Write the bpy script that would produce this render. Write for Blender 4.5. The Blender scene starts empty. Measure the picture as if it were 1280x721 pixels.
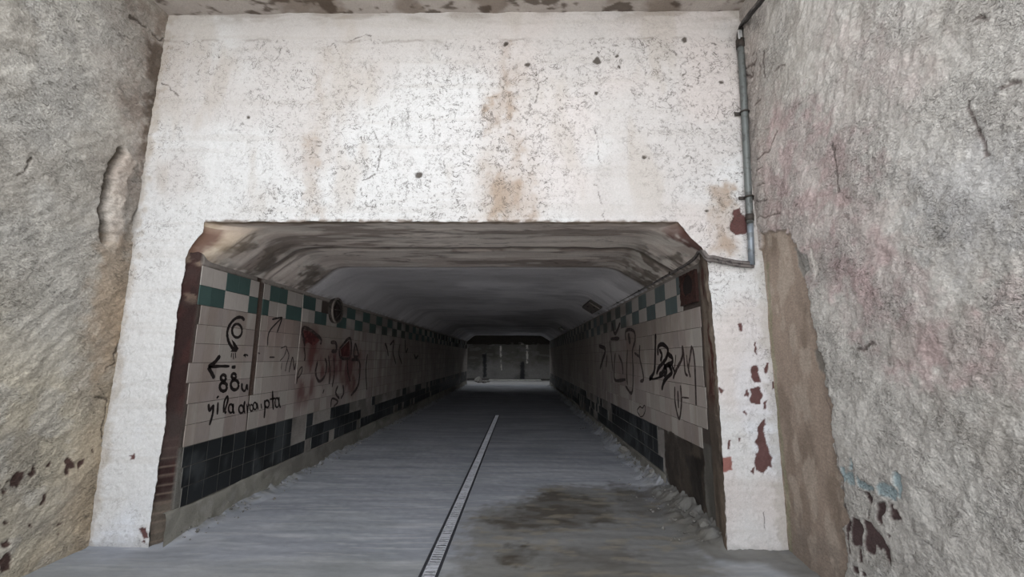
import bpy, bmesh, math, random
import numpy as np
from mathutils import Matrix, Vector

random.seed(7)
S = bpy.context.scene
COL = S.collection

# ------------------------------------------------------------------ camera
F_PX, PITCH, YAW, ROLL, HC = 530.467, math.radians(9.186), math.radians(0.937), math.radians(0.306), 1.6
fwd = np.array([-math.sin(YAW) * math.cos(PITCH), math.cos(YAW) * math.cos(PITCH), math.sin(PITCH)])
rt0 = np.array([math.cos(YAW), math.sin(YAW), 0.0])
up0 = np.cross(rt0, fwd)
rt = math.cos(ROLL) * rt0 + math.sin(ROLL) * up0
up = -math.sin(ROLL) * rt0 + math.cos(ROLL) * up0
cd = bpy.data.cameras.new('camera')
cam = bpy.data.objects.new('camera', cd)
COL.objects.link(cam)
cd.sensor_fit = 'HORIZONTAL'
cd.sensor_width = 36.0
cd.lens = F_PX / 1280 * 36.0
cd.clip_start = 0.02
cd.clip_end = 200
cam.matrix_world = Matrix(((rt[0], up[0], -fwd[0], 0), (rt[1], up[1], -fwd[1], 0), (rt[2], up[2], -fwd[2], HC), (0, 0, 0, 1)))
S.camera = cam

# ------------------------------------------------------------------ survey: place measured points onto the real planes
D, WL, WR, ZT = 3.829, -3.634, 2.206, 5.076          # front wall, side walls, soffit height
TL, TR = -3.023, 1.814                               # tile faces of the tunnel walls
YEND, YFAR = 25.1, 30.6


def ray(x, y):
    return fwd + rt * ((x - 640) / F_PX) - up * ((y - 360.5) / F_PX)


def on(axis, val, x, y):
    d = ray(x, y)
    o = (0, 0, HC)
    t = (val - o[axis]) / d[axis]
    return np.array([0, 0, HC]) + d * t


def fac(x, y): p = on(1, D, x, y); return (p[0], p[2])
def lw(x, y): p = on(0, WL, x, y); return (p[1], p[2])
def rw(x, y): p = on(0, WR, x, y); return (p[1], p[2])
def tl(x, y): p = on(0, TL, x, y); return (p[1], p[2])
def tr(x, y): p = on(0, TR, x, y); return (p[1], p[2])
def fl(x, y): p = on(2, 0.0, x, y); return (p[0], p[1])
def crop(fn, ox, oy, s): return lambda x, y: fn(ox + x / s, oy + y / s)


# ------------------------------------------------------------------ numpy noise
def _h(ix, iy, seed):
    n = (ix.astype(np.int64) * 374761393 + iy.astype(np.int64) * 668265263 + seed * 1442695041) & 0x7fffffff
    n = ((n ^ (n >> 13)) * 1274126177) & 0x7fffffff
    n = ((n ^ (n >> 16)) * 974634541) & 0x7fffffff
    return ((n ^ (n >> 15)) & 0xffff) / 32767.5 - 1.0


def vn(u, v, seed=0):
    iu, iv = np.floor(u), np.floor(v)
    fu, fv = u - iu, v - iv
    fu = fu * fu * fu * (fu * (fu * 6 - 15) + 10)
    fv = fv * fv * fv * (fv * (fv * 6 - 15) + 10)
    iu, iv = iu.astype(np.int64), iv.astype(np.int64)
    a, b = _h(iu, iv, seed), _h(iu + 1, iv, seed)
    c, d = _h(iu, iv + 1, seed), _h(iu + 1, iv + 1, seed)
    return (a * (1 - fu) + b * fu) * (1 - fv) + (c * (1 - fu) + d * fu) * fv


def fbm(u, v, octv=4, seed=0, gain=.5):
    o, amp, tot = 0, 1.0, 0
    for k in range(octv):
        ca, sa = math.cos(.6 * k + .3), math.sin(.6 * k + .3)
        o = o + amp * vn((u * ca - v * sa) * 2 ** k + 17.3 * k, (u * sa + v * ca) * 2 ** k - 9.1 * k, seed + k)
        tot += amp
        amp *= gain
    return o / tot * 1.5


def ss(a, b, x):
    t = np.clip((x - a) / (b - a), 0, 1)
    return t * t * (3 - 2 * t)


def lin(r, g=None, b=None):
    if g is None: g = b = r
    return np.array([((c / 255 / 12.92) if c / 255 <= .04045 else ((c / 255 + .055) / 1.055) ** 2.4) for c in (r, g, b)])


def lay(col, m, c):
    col[...] = col * (1 - m[..., None]) + np.asarray(c) * m[..., None]


def sd_poly(U, V, pts):
    """signed distance to a polygon, negative inside"""
    P = np.asarray(pts, float)
    d2 = np.full(U.shape, 1e9)
    ins = np.zeros(U.shape, bool)
    for i in range(len(P)):
        a, b = P[i], P[(i + 1) % len(P)]
        e = b - a
        wu, wv = U - a[0], V - a[1]
        t = np.clip((wu * e[0] + wv * e[1]) / (e @ e + 1e-12), 0, 1)
        d2 = np.minimum(d2, (wu - e[0] * t) ** 2 + (wv - e[1] * t) ** 2)
        c = ((a[1] > V) != (b[1] > V)) & (U < (b[0] - a[0]) * (V - a[1]) / (b[1] - a[1] + 1e-12) + a[0])
        ins ^= c
    d = np.sqrt(d2)
    return np.where(ins, -d, d)


def sd_line(U, V, pts):
    P = np.asarray(pts, float)
    d2 = np.full(U.shape, 1e9)
    for i in range(len(P) - 1):
        a, b = P[i], P[i + 1]
        e = b - a
        wu, wv = U - a[0], V - a[1]
        t = np.clip((wu * e[0] + wv * e[1]) / (e @ e + 1e-12), 0, 1)
        d2 = np.minimum(d2, (wu - e[0] * t) ** 2 + (wv - e[1] * t) ** 2)
    return np.sqrt(d2)


class Wall:
    """paint helper: fields over the (u, v) metre coordinates of one surface"""
    def __init__(self, U, V, conv, seed):
        self.U, self.V, self.cv, self.seed = U, V, conv, seed
        self.w1 = fbm(U * 14, V * 14, 4, seed + 50)
        self.w2 = fbm(U * 14 + 31, V * 14 + 7, 4, seed + 60)

    def local(self, pts, pad, rag):
        P = np.asarray(pts, float)
        lo, hi = P.min(0) - pad, P.max(0) + pad
        sel = (self.U > lo[0]) & (self.U < hi[0]) & (self.V > lo[1]) & (self.V < hi[1])
        return sel, self.U[sel] + self.w1[sel] * rag, self.V[sel] + self.w2[sel] * rag

    def poly(self, px, soft=.006, rag=.012, pad=.15, raw=False):
        pts = px if raw else [self.cv(*p) for p in px]
        m = np.zeros(self.U.shape)
        sel, u, v = self.local(pts, pad + soft + rag, rag)
        if sel.any(): m[sel] = 1 - ss(-soft, soft, sd_poly(u, v, pts))
        return m

    def blob(self, x, y, rx, ry, soft=.006, rag=.012):
        return self.poly([(x + rx * math.cos(a), y + ry * math.sin(a)) for a in np.linspace(0, 6.283, 13)[:-1]], soft, rag)

    def line(self, px, w, soft=.004, rag=.01, raw=False):
        pts = px if raw else [self.cv(*p) for p in px]
        m = np.zeros(self.U.shape)
        sel, u, v = self.local(pts, w + soft + rag + .05, rag)
        if sel.any(): m[sel] = 1 - ss(w, w + soft, sd_line(u, v, pts))
        return m


# ------------------------------------------------------------------ meshes
def put(o, parent=None, label=None, cat=None, group=None, kind=None):
    COL.objects.link(o)
    if parent is not None: o.parent = parent
    for k, v in (('label', label), ('category', cat), ('group', group), ('kind', kind)):
        if v: o[k] = v
    return o


def mesh_np(name, V, Fc, mat, col=None, smooth=True, **kw):
    """one mesh object from vertex rows, quad rows and an optional colour per vertex"""
    V = np.asarray(V, np.float32)
    Fc = np.asarray(Fc, np.int32)
    me = bpy.data.meshes.new(name)
    me.vertices.add(len(V))
    me.vertices.foreach_set('co', V.ravel())
    k = Fc.shape[1]
    me.loops.add(Fc.size)
    me.loops.foreach_set('vertex_index', Fc.ravel())
    me.polygons.add(len(Fc))
    me.polygons.foreach_set('loop_start', np.arange(0, Fc.size, k, dtype=np.int32))
    me.polygons.foreach_set('loop_total', np.full(len(Fc), k, np.int32))
    me.update(calc_edges=True)
    me.validate()
    me.polygons.foreach_set('use_smooth', np.full(len(Fc), bool(smooth)))
    if col is not None:
        c = np.ones((len(V), 4), np.float32)
        c[:, :col.shape[1]] = np.clip(col, 0, 1)
        at = me.attributes.new('Col', 'FLOAT_COLOR', 'POINT')
        at.data.foreach_set('color', c.ravel())
    me.materials.append(mat)
    return put(bpy.data.objects.new(name, me), **kw)


def grid(name, X, Y, Z, col, mat, keep=None, flip=False, **kw):
    n, m = X.shape
    idx = np.arange(n * m).reshape(n, m)
    q = np.stack([idx[:-1, :-1], idx[:-1, 1:], idx[1:, 1:], idx[1:, :-1]], -1)
    if keep is not None: q = q[keep]
    q = q.reshape(-1, 4)
    if flip: q = q[:, ::-1]
    V = np.stack([X, Y, Z], -1).reshape(-1, 3)
    used = np.zeros(len(V), bool)
    used[q.ravel()] = True
    re = np.cumsum(used) - 1
    return mesh_np(name, V[used], re[q], mat, None if col is None else col.reshape(len(V), -1)[used], **kw)


def spaced(a, b, d0, d1, n=None):
    """coordinates from a to b with the step growing from d0 to d1"""
    out, x = [a], a
    while x < b:
        t = (x - a) / (b - a)
        x += d0 + (d1 - d0) * t
        out.append(x)
    out[-1] = b
    return np.array(out)


class MB:
    """collects boxes, tubes and discs for ONE mesh"""
    def __init__(self): self.v, self.f = [], []

    def add(self, vs, fs):
        o = len(self.v)
        self.v += [tuple(map(float, p)) for p in vs]
        self.f += [tuple(i + o for i in f) for f in fs]

    def box(self, lo, hi, M=None):
        x0, y0, z0 = lo; x1, y1, z1 = hi
        vs = [(x0, y0, z0), (x1, y0, z0), (x1, y1, z0), (x0, y1, z0), (x0, y0, z1), (x1, y0, z1), (x1, y1, z1), (x0, y1, z1)]
        if M is not None: vs = [tuple(M @ Vector(p)) for p in vs]
        self.add(vs, [(0, 3, 2, 1), (4, 5, 6, 7), (0, 1, 5, 4), (1, 2, 6, 5), (2, 3, 7, 6), (3, 0, 4, 7)])

    def tube(self, pts, r, seg=10, cap=True):
        P = [Vector(p) for p in pts]
        rr = r if hasattr(r, '__len__') else [r] * len(P)
        vs, fs = [], []
        ref = None
        for i, p in enumerate(P):
            t = (P[min(i + 1, len(P) - 1)] - P[max(i - 1, 0)]).normalized()
            if ref is None: ref = t.orthogonal().normalized()
            ref = (ref - t * ref.dot(t)).normalized()
            b = t.cross(ref)
            for k in range(seg):
                a = 2 * math.pi * k / seg
                vs.append(p + (ref * math.cos(a) + b * math.sin(a)) * rr[i])
        for i in range(len(P) - 1):
            for k in range(seg):
                k2 = (k + 1) % seg
                fs.append((i * seg + k, i * seg + k2, (i + 1) * seg + k2, (i + 1) * seg + k))
        if cap:
            fs.append(tuple(range(seg))[::-1])
            fs.append(tuple((len(P) - 1) * seg + k for k in range(seg)))
        self.add(vs, fs)

    def build(self, name, mat, smooth=False, bevel=0, **kw):
        me = bpy.data.meshes.new(name)
        me.from_pydata(self.v, [], self.f)
        me.validate()
        me.polygons.foreach_set('use_smooth', np.full(len(me.polygons), bool(smooth)))
        me.materials.append(mat)
        o = put(bpy.data.objects.new(name, me), **kw)
        if bevel:
            b = o.modifiers.new('bevel', 'BEVEL'); b.width = bevel; b.segments = 2; b.limit_method = 'ANGLE'
        return o


def smoothpts(pts, n=8):
    """Catmull-Rom through the points (any dimension)"""
    P = [np.asarray(p, float) for p in pts]
    P = [2 * P[0] - P[1]] + P + [2 * P[-1] - P[-2]]
    out = []
    for i in range(1, len(P) - 2):
        for k in range(n):
            t = k / n
            a, b, c, d = P[i - 1], P[i], P[i + 1], P[i + 2]
            out.append(.5 * ((2 * b) + (c - a) * t + (2 * a - 5 * b + 4 * c - d) * t * t + (3 * b - a - 3 * c + d) * t ** 3))
    out.append(P[-2])
    return out


# ------------------------------------------------------------------ materials
class NT:
    def __init__(self, name):
        self.m = bpy.data.materials.new(name)
        self.m.use_nodes = True
        self.t = self.m.node_tree
        self.t.nodes.clear()
        self.out = self.t.nodes.new('ShaderNodeOutputMaterial')
        self.b = self.t.nodes.new('ShaderNodeBsdfPrincipled')
        self.t.links.new(self.b.outputs[0], self.out.inputs[0])
        self.co = self.t.nodes.new('ShaderNodeTexCoord').outputs['Object']

    def L(self, a, b): self.t.links.new(a, b)

    def inp(self, sock, v):
        if hasattr(v, 'is_linked') or hasattr(v, 'links'): self.L(v, sock)
        else: sock.default_value = v

    def math(self, op, a, b=0.0, clamp=False):
        n = self.t.nodes.new('ShaderNodeMath'); n.operation = op; n.use_clamp = clamp
        self.inp(n.inputs[0], a); self.inp(n.inputs[1], b)
        return n.outputs[0]

    def map(self, scale=(1, 1, 1), rot=(0, 0, 0), loc=(0, 0, 0)):
        n = self.t.nodes.new('ShaderNodeMapping')
        self.L(self.co, n.inputs[0]); n.inputs['Scale'].default_value = scale
        n.inputs['Rotation'].default_value = rot; n.inputs['Location'].default_value = loc
        return n.outputs[0]

    def noise(self, scale, detail=3, rough=.55, dist=0, vec=None):
        n = self.t.nodes.new('ShaderNodeTexNoise')
        self.L(vec or self.co, n.inputs['Vector'])
        n.inputs['Scale'].default_value = scale; n.inputs['Detail'].default_value = detail
        n.inputs['Roughness'].default_value = rough; n.inputs['Distortion'].default_value = dist
        return n.outputs[0]

    def voro(self, scale, vec=None, feature='F1'):
        n = self.t.nodes.new('ShaderNodeTexVoronoi'); n.feature = feature
        self.L(vec or self.co, n.inputs['Vector']); n.inputs['Scale'].default_value = scale
        return n.outputs['Distance']

    def step(self, x, a, b):
        n = self.t.nodes.new('ShaderNodeMapRange'); n.interpolation_type = 'SMOOTHSTEP'
        self.inp(n.inputs[0], x); n.inputs[1].default_value = a; n.inputs[2].default_value = b
        return n.outputs[0]

    def mix(self, f, a, b, blend='MIX'):
        n = self.t.nodes.new('ShaderNodeMix'); n.data_type = 'RGBA'; n.blend_type = blend
        self.inp(n.inputs[0], f)
        for s, v in ((n.inputs[6], a), (n.inputs[7], b)):
            if hasattr(v, 'links'): self.L(v, s)
            else: s.default_value = (*v, 1) if len(v) == 3 else v
        return n.outputs[2]

    def coat(self, k=1.0):
        """the surface's own colour layer times an overall albedo"""
        n = self.t.nodes.new('ShaderNodeVectorMath'); n.operation = 'SCALE'
        self.L(self.attr().outputs['Color'], n.inputs[0]); n.inputs['Scale'].default_value = k
        return n.outputs[0]

    def attr(self, name='Col'):
        n = self.t.nodes.new('ShaderNodeAttribute'); n.attribute_name = name
        return n

    def vary(self, c, nz, amt):
        """multiply colour c by 1 +- amt with noise nz"""
        k = self.math('MULTIPLY_ADD', nz, 2 * amt)
        k.node.inputs[2].default_value = 1 - amt
        cb = self.t.nodes.new('ShaderNodeVectorMath'); cb.operation = 'SCALE'
        self.L(c, cb.inputs[0]); self.L(k, cb.inputs['Scale'])
        return cb.outputs[0]

    def bump(self, h, strength, dist, prev=None):
        n = self.t.nodes.new('ShaderNodeBump')
        n.inputs['Strength'].default_value = strength; n.inputs['Distance'].default_value = dist
        self.L(h, n.inputs['Height'])
        if prev is not None: self.L(prev, n.inputs['Normal'])
        return n.outputs[0]

    def done(self, col, rough=.8, metal=0, nrm=None, spec=.3):
        self.inp(self.b.inputs['Base Color'], col if hasattr(col, 'links') else (*col, 1))
        self.inp(self.b.inputs['Roughness'], rough)
        self.b.inputs['Metallic'].default_value = metal
        self.b.inputs['Specular IOR Level'].default_value = spec
        if nrm is not None: self.L(nrm, self.b.inputs['Normal'])
        return self.m


def mat_paint():
    """old limewash on plaster: hairline cracks, flecks, brushed skin"""
    n = NT('cracked_white_limewash')
    c = n.coat(.76)
    amt = n.attr().outputs['Alpha']                                 # how crazed the paint is here
    c = n.vary(c, n.step(n.noise(90, 3, .6), .3, .7), .06)
    c = n.vary(c, n.noise(18, 4), .05)
    a = n.noise(8, 5, .62, .9)
    l1 = n.math('SUBTRACT', 1, n.step(n.math('ABSOLUTE', n.math('SUBTRACT', a, .5)), .002, .016))
    b = n.noise(26, 4, .6, .4)
    l2 = n.math('SUBTRACT', 1, n.step(n.math('ABSOLUTE', n.math('SUBTRACT', b, .5)), .004, .024))
    m1 = n.step(n.noise(7, 3, .6, vec=n.map(loc=(3, 1, 5))), .47, .55)
    m2 = n.step(n.noise(17, 3, .6, vec=n.map(loc=(8, 2, 1))), .50, .56)
    big = n.step(n.noise(1.3, 2, vec=n.map(loc=(1, 7, 2))), .25, .5)
    cr = n.math('MULTIPLY', n.math('MAXIMUM', n.math('MULTIPLY', l1, m1), n.math('MULTIPLY', n.math('MULTIPLY', l2, m2), .9)), n.math('MULTIPLY', amt, big))
    h = n.noise(46, 3, .7, vec=n.map(scale=(1, 1, 1.8)))
    fl = n.math('MULTIPLY', n.step(h, .60, .68), n.math('MULTIPLY', n.step(n.noise(5, 3), .42, .6), amt))
    cr = n.math('MULTIPLY', n.math('MAXIMUM', cr, n.math('MULTIPLY', fl, .8)), .85, True)
    c = n.mix(cr, c, tuple(lin(60, 52, 46)))
    hh = n.math('SUBTRACT', n.math('ADD', n.math('MULTIPLY', n.noise(55, 4), .7), n.math('MULTIPLY', n.noise(170, 2), .3)), cr)
    return n.done(c, .85, 0, n.bump(hh, .55, .006), .2)


def mat_stucco():
    """rough sprayed render: fine grain, dirty pits and scratches in clusters, their shade put into the colour"""
    n = NT('rough_stucco_render')
    c = n.coat(1.02)
    amt = n.attr().outputs['Alpha']
    v = n.map(rot=(.65, 0, 0), scale=(1, 1, 2.0))
    g1 = n.step(n.noise(66, 3, .6, .3), .32, .68)                    # grain of one to two centimetres
    g2 = n.noise(48, 4, .6, .5, vec=v)
    rough = n.step(n.noise(2.6, 3, .6), .36, .62)                    # rougher and smoother areas
    clus = n.math('MULTIPLY_ADD', rough, .6)
    clus.node.inputs[2].default_value = .4
    p1 = n.step(n.noise(33, 5, .70, .7, vec=v), .575, .65)
    p2 = n.step(n.noise(120, 3, .65, .3), .55, .66)
    sc = n.math('SUBTRACT', 1, n.step(n.math('ABSOLUTE', n.math('SUBTRACT', n.noise(13, 4, .6, .6, vec=n.map(rot=(.75, 0, 0), scale=(1, 1, 2.6))), .5)), .004, .024))
    sc = n.math('MULTIPLY', sc, n.step(n.noise(10, 3, .6, vec=n.map(loc=(4, 2, 9))), .54, .62))
    pit = n.math('MULTIPLY', n.math('MULTIPLY', n.math('MAXIMUM', n.math('MAXIMUM', p1, n.math('MULTIPLY', p2, .35)), sc), clus), amt)
    c = n.vary(c, g1, .12)
    c = n.vary(c, n.step(n.noise(30, 3, .65, .5, vec=v), .3, .7), .10)
    c = n.vary(c, n.noise(12, 4), .10)
    c = n.mix(n.math('MULTIPLY', pit, .74), c, tuple(lin(84, 76, 68)))  # recess shade of the pits mixed into the colour, along with dirt
    h = n.math('ADD', n.math('MULTIPLY', g2, 1.1), n.math('MULTIPLY', g1, .3))
    h = n.math('SUBTRACT', h, n.math('MULTIPLY', pit, .5))
    h = n.math('MULTIPLY', h, n.math('MULTIPLY', amt, clus))
    return n.done(c, .75, 0, n.bump(h, 1.0, .016), .4)


def mat_attr(name, rough=.8, vary=.12, scale=60, bump=.4, dist=.006, spec=.3, stretch=(1, 1, 1), k=1.0):
    n = NT(name)
    c = n.coat(k)
    v = n.map(scale=stretch)
    a = n.noise(scale, 4, .6, .2, vec=v)
    c = n.vary(c, a, vary)
    c = n.vary(c, n.noise(scale * .2, 4, vec=v), vary * .6)
    return n.done(c, rough, 0, n.bump(a, bump, dist), spec)


def mat_tile():
    n = NT('ribbed_glazed_tile')
    c = n.coat(.80)
    c = n.vary(c, n.noise(40, 4, vec=n.map(scale=(1, 1, .35))), .13)
    w = n.t.nodes.new('ShaderNodeTexVoronoi'); w.inputs['Scale'].default_value = 62; w.inputs['Randomness'].default_value = .12
    n.L(n.co, w.inputs['Vector'])
    amt = n.attr().outputs['Alpha']
    dots = n.step(w.outputs['Distance'], .12, .42)
    c = n.mix(n.math('MULTIPLY', n.math('SUBTRACT', 1, dots), n.math('MULTIPLY', amt, .28)), c, tuple(lin(60, 52, 48)))
    return n.done(c, .5, 0, n.bump(n.math('MULTIPLY', dots, amt), .4, .002), .35)


def mat_plain(name, rgb, rough=.6, metal=0, vary=.25, scale=30, bump=.3, spec=.4, rgb2=None, thr=(.5, .62)):
    n = NT(name)
    a = n.noise(scale, 4, .6, .3)
    rgb = tuple(lin(*rgb))
    c = n.mix(n.step(n.noise(scale * .5, 4, .65), *thr), rgb, tuple(lin(*rgb2)) if rgb2 else tuple(x * .75 for x in rgb))
    c = n.vary(c, a, vary)
    return n.done(c, rough, metal, n.bump(a, bump, .004), spec)


M_PAINT, M_STUCCO, M_TILE = mat_paint(), mat_stucco(), mat_tile()
M_FLOOR = mat_attr('worn_grey_concrete', .75, .14, 34, .35, .006, .3, (.35, 1, 1), k=.90)
M_CEIL = mat_attr('weathered_ceiling_plaster', .85, .12, 30, .5, .012, .2, (.8, 1, 1), k=1.12)
M_RAW = mat_attr('raw_brown_mortar', .85, .30, 55, .7, .014, .25, k=.72)
M_CONC = mat_attr('rough_dusty_concrete', .9, .16, 50, .6, .012, .2)
M_FAR = mat_attr('grimy_far_wall_concrete', .85, .2, 8, .3, .01, .2)
M_BLACK = mat_plain('black_spray_paint', (26, 20, 20), .55, vary=.3, scale=50, bump=.1, rgb2=(44, 36, 35))
M_FADED = mat_plain('faded_dark_spray_paint', (50, 40, 39), .65, vary=.35, scale=40, bump=.1, rgb2=(88, 77, 74))
M_RED = mat_plain('dark_red_spray_paint', (66, 26, 27), .6, vary=.35, scale=18, bump=.1, rgb2=(100, 56, 54))
M_PALE = mat_plain('lime_drip', (205, 198, 190), .8, vary=.2, scale=40, bump=.3)
M_PIPE = mat_plain('grey_green_painted_steel', (98, 102, 101), .45, .25, .2, 24, .2, rgb2=(74, 76, 74))
M_CABLE = mat_plain('dusty_cable_sheath', (104, 98, 96), .6, 0, .3, 40, .3, rgb2=(56, 52, 52))
M_DARKCABLE = mat_plain('black_rubber_sheath', (44, 41, 40), .5, 0, .3, 40, .3, rgb2=(80, 76, 72))
M_RUST = mat_plain('flaking_rust', (56, 33, 28), .8, .1, .4, 40, .6, rgb2=(40, 22, 19))
M_VOID = mat_plain('near_black_void', (30, 20, 18), .9, 0, .3, 30, .4)  # near-black for hollows, their shade put into the colour; also lamp glass
M_GALV = mat_plain('galvanised_grate', (214, 216, 224), .42, .35, .12, 40, .1, rgb2=(176, 178, 186))
M_CHANNEL = mat_plain('dark_drain_steel', (62, 64, 70), .6, .2, .25, 40, .3)
M_GRIME = mat_plain('grimy_metal', (58, 52, 48), .65, .15, .3, 40, .4, rgb2=(36, 33, 31))
M_PLATE = mat_plain('stained_grey_plate', (112, 104, 98), .7, .1, .3, 30, .4, rgb2=(76, 70, 66))

# ------------------------------------------------------------------ FRONT WALL (white portal) ------------------------------------------
EL_PX = [(186.5, 684), (187, 673), (190, 640), (195, 613), (198, 580), (205, 540), (210, 483), (216, 449), (219, 421), (222, 393), (227, 363), (230, 343), (233, 320), (240, 306), (253.5, 290.5), (256, 275)]
ER_PX = [(910, 692), (909, 680), (907.5, 640), (902.5, 560), (897.5, 480), (890, 382), (886.5, 360), (885.4, 335), (882.5, 319), (877.6, 309), (864, 297.7), (847.7, 280)]


def edge_fn(px):
    P = np.array([fac(*p) for p in px])
    P[0, 1] = -.03
    o = np.argsort(P[:, 1])
    return P[o, 1], P[o, 0]


ELz, ELx = edge_fn(EL_PX)
ERz, ERx = edge_fn(ER_PX)
ZO = 2.852
ELz[-1] = ERz[-1] = ZO
eL = lambda z: np.interp(z, ELz, ELx)
eR = lambda z: np.interp(z, ERz, ERx)

st = .0085
zs = np.concatenate([np.arange(-.03, ZO, st), np.arange(ZO, ZT + .03, st)])
nL, nM, nR = 78, int(3.85 / st), 70
rows = []
for z in zs:
    l, r = float(eL(z)), float(eR(z))
    if z < ZO:
        jag = .006 * fbm(np.array([z * 22.]), np.array([.3]), 3, 5)[0]
        l += jag; r += .006 * fbm(np.array([z * 22.]), np.array([9.3]), 3, 6)[0]
    rows.append(np.concatenate([np.linspace(WL - .05, l, nL), np.linspace(l, r, nM + 2)[1:-1], np.linspace(r, WR + .05, nR)]))
X = np.array(rows)
Z = np.repeat(zs[:, None], X.shape[1], 1)
io = int(np.searchsorted(zs, ZO - 1e-6))
Z[io] += np.where((X[io] > eL(ZO)) & (X[io] < eR(ZO)), .006 * fbm(X[io] * 12, X[io] * 0, 3, 8), 0)
keep = np.ones((X.shape[0] - 1, X.shape[1] - 1), bool)
keep[:io, nL - 1:nL + nM] = False
W = Wall(X, Z, fac, 100)
h = .010 * fbm(X * 1.4, Z * 1.4, 3, 1) + .004 * fbm(X * 9, Z * 9, 4, 2) + .0022 * fbm(X * 40, Z * 40, 2, 3)
col = np.zeros(X.shape + (3,)) + lin(225, 225, 225)
lay(col, .9 * ss(-.1, .5, fbm(X * .9, Z * .9, 3, 11)) * ss(1.2, 3.5, Z), lin(212, 208, 206))
lay(col, .8 * ss(-1.2, .9, X) * ss(-.4, .4, fbm(X * 1.3, Z * 1.3, 3, 12)), lin(219, 211, 208))
lay(col, .75 * ss(2.6, .2, Z) * ss(.3, -.2, fbm(X * 1.5, Z * .8, 3, 13)), lin(232, 236, 244))
lay(col, .55 * ss(.1, .6, fbm(X * 2.6, Z * 1.0, 4, 14)) * ss(2.7, 3.2, Z), lin(200, 192, 184))
bands = fbm(X * .6, Z * 16, 3, 15)
lay(col, .22 * ss(.1, .6, bands), lin(196, 190, 184))
# seepage stains
stain = lin(168, 146, 124)
for pts, a, sf in [([(606, 200), (600, 275), (668, 275), (665, 235), (655, 218), (630, 214)], .75, .09),
                   ([(636, 112), (618, 118), (602, 148), (606, 172), (616, 170), (628, 150), (645, 140), (648, 118)], .75, .045),
                   ([(625, 50), (638, 50), (637, 66), (632, 80), (645, 130), (628, 130), (622, 84)], .42, .05),
                   ([(632, 160), (648, 165), (655, 195), (650, 212), (640, 212)], .6, .05),
                   ([(890, 232), (915, 225), (922, 270), (918, 318), (893, 318), (888, 280)], .75, .05),
                   ([(380, 170), (396, 165), (402, 270), (378, 270)], .42, .05),
                   ([(400, 55), (412, 60), (405, 120), (395, 160), (388, 140)], .25, .07),
                   ([(610, 90), (655, 80), (680, 275), (590, 275)], .25, .14)]:
    m = W.poly(pts, sf, .05, .3)
    lay(col, a * m * (.45 + .55 * ss(-.6, .5, fbm(X * 7, Z * 4, 4, 21))), stain)
# grime band under the soffit and along both inner corners
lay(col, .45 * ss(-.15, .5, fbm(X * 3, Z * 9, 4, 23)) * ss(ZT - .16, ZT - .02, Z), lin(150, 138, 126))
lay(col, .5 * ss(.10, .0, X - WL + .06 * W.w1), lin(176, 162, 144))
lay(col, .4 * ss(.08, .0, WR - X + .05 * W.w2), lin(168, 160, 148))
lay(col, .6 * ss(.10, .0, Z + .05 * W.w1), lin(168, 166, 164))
zseam = fac(560, 50)[1]
sm = ss(.022, .002, np.abs(Z - zseam - .03 * fbm(X * 5, Z * 6, 4, 24))) * ss(-.1, .3, fbm(X * 5, Z * 0 + 3, 4, 25))
lay(col, .35 * sm, lin(130, 120, 110)); h -= .003 * sm
lay(col, .8 * ss(ZO + .028, ZO + .004, Z + .012 * W.w1) * (X > eL(ZO)) * (X < eR(ZO)) * ss(-.5, .2, W.w2), lin(120, 104, 90))
# flaked paint down to the old brick-red coat
red, red2 = lin(94, 58, 55), lin(152, 98, 90)
chips = [[(937, 458), (949, 456), (951, 480), (941, 480)], [(938, 487), (951, 484), (952, 506), (940, 504)], [(932, 486), (936, 486), (937, 498), (932, 497)],
         [(944, 428), (947, 428), (947, 444), (944, 444)], [(923, 404), (929, 404), (929, 416), (924, 415)], [(952, 528), (957, 524), (957, 545), (961, 566), (965, 572), (963, 586), (958, 582), (956, 593), (948, 590), (945, 575), (945, 548)],
         [(910, 548), (914, 549), (913, 562), (909, 560)], [(940, 588), (946, 583), (945, 595)], [(898, 484), (905, 487), (902, 494)], [(957, 502), (960, 500), (961, 511), (956, 512)],
         [(918, 262), (925, 258), (931, 272), (935, 275), (935, 292), (920, 294), (914, 286)], [(176, 658), (184, 660), (186, 670), (180, 671)], [(162, 568), (167, 566), (168, 574), (163, 575)],
         [(958, 452), (962, 452), (962, 464), (957, 465)], [(177, 674), (181, 674), (180, 680)], [(921, 546), (925, 546), (923, 553)], [(929, 516), (933, 514), (932, 521)], [(964, 476), (968, 474), (968, 484), (963, 486)]]
for p in chips:
    m = W.poly(p, .004, .022); lay(col, .96 * m, red); h -= .004 * m
m = W.poly([(900, 571), (914, 570), (916, 588), (904, 590)], .004, .012); lay(col, .95 * m, red2); h -= .003 * m
crk = ss(.06, .0, np.abs(fbm(X * 6, Z * 1.5, 4, 31))) * 0
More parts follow.
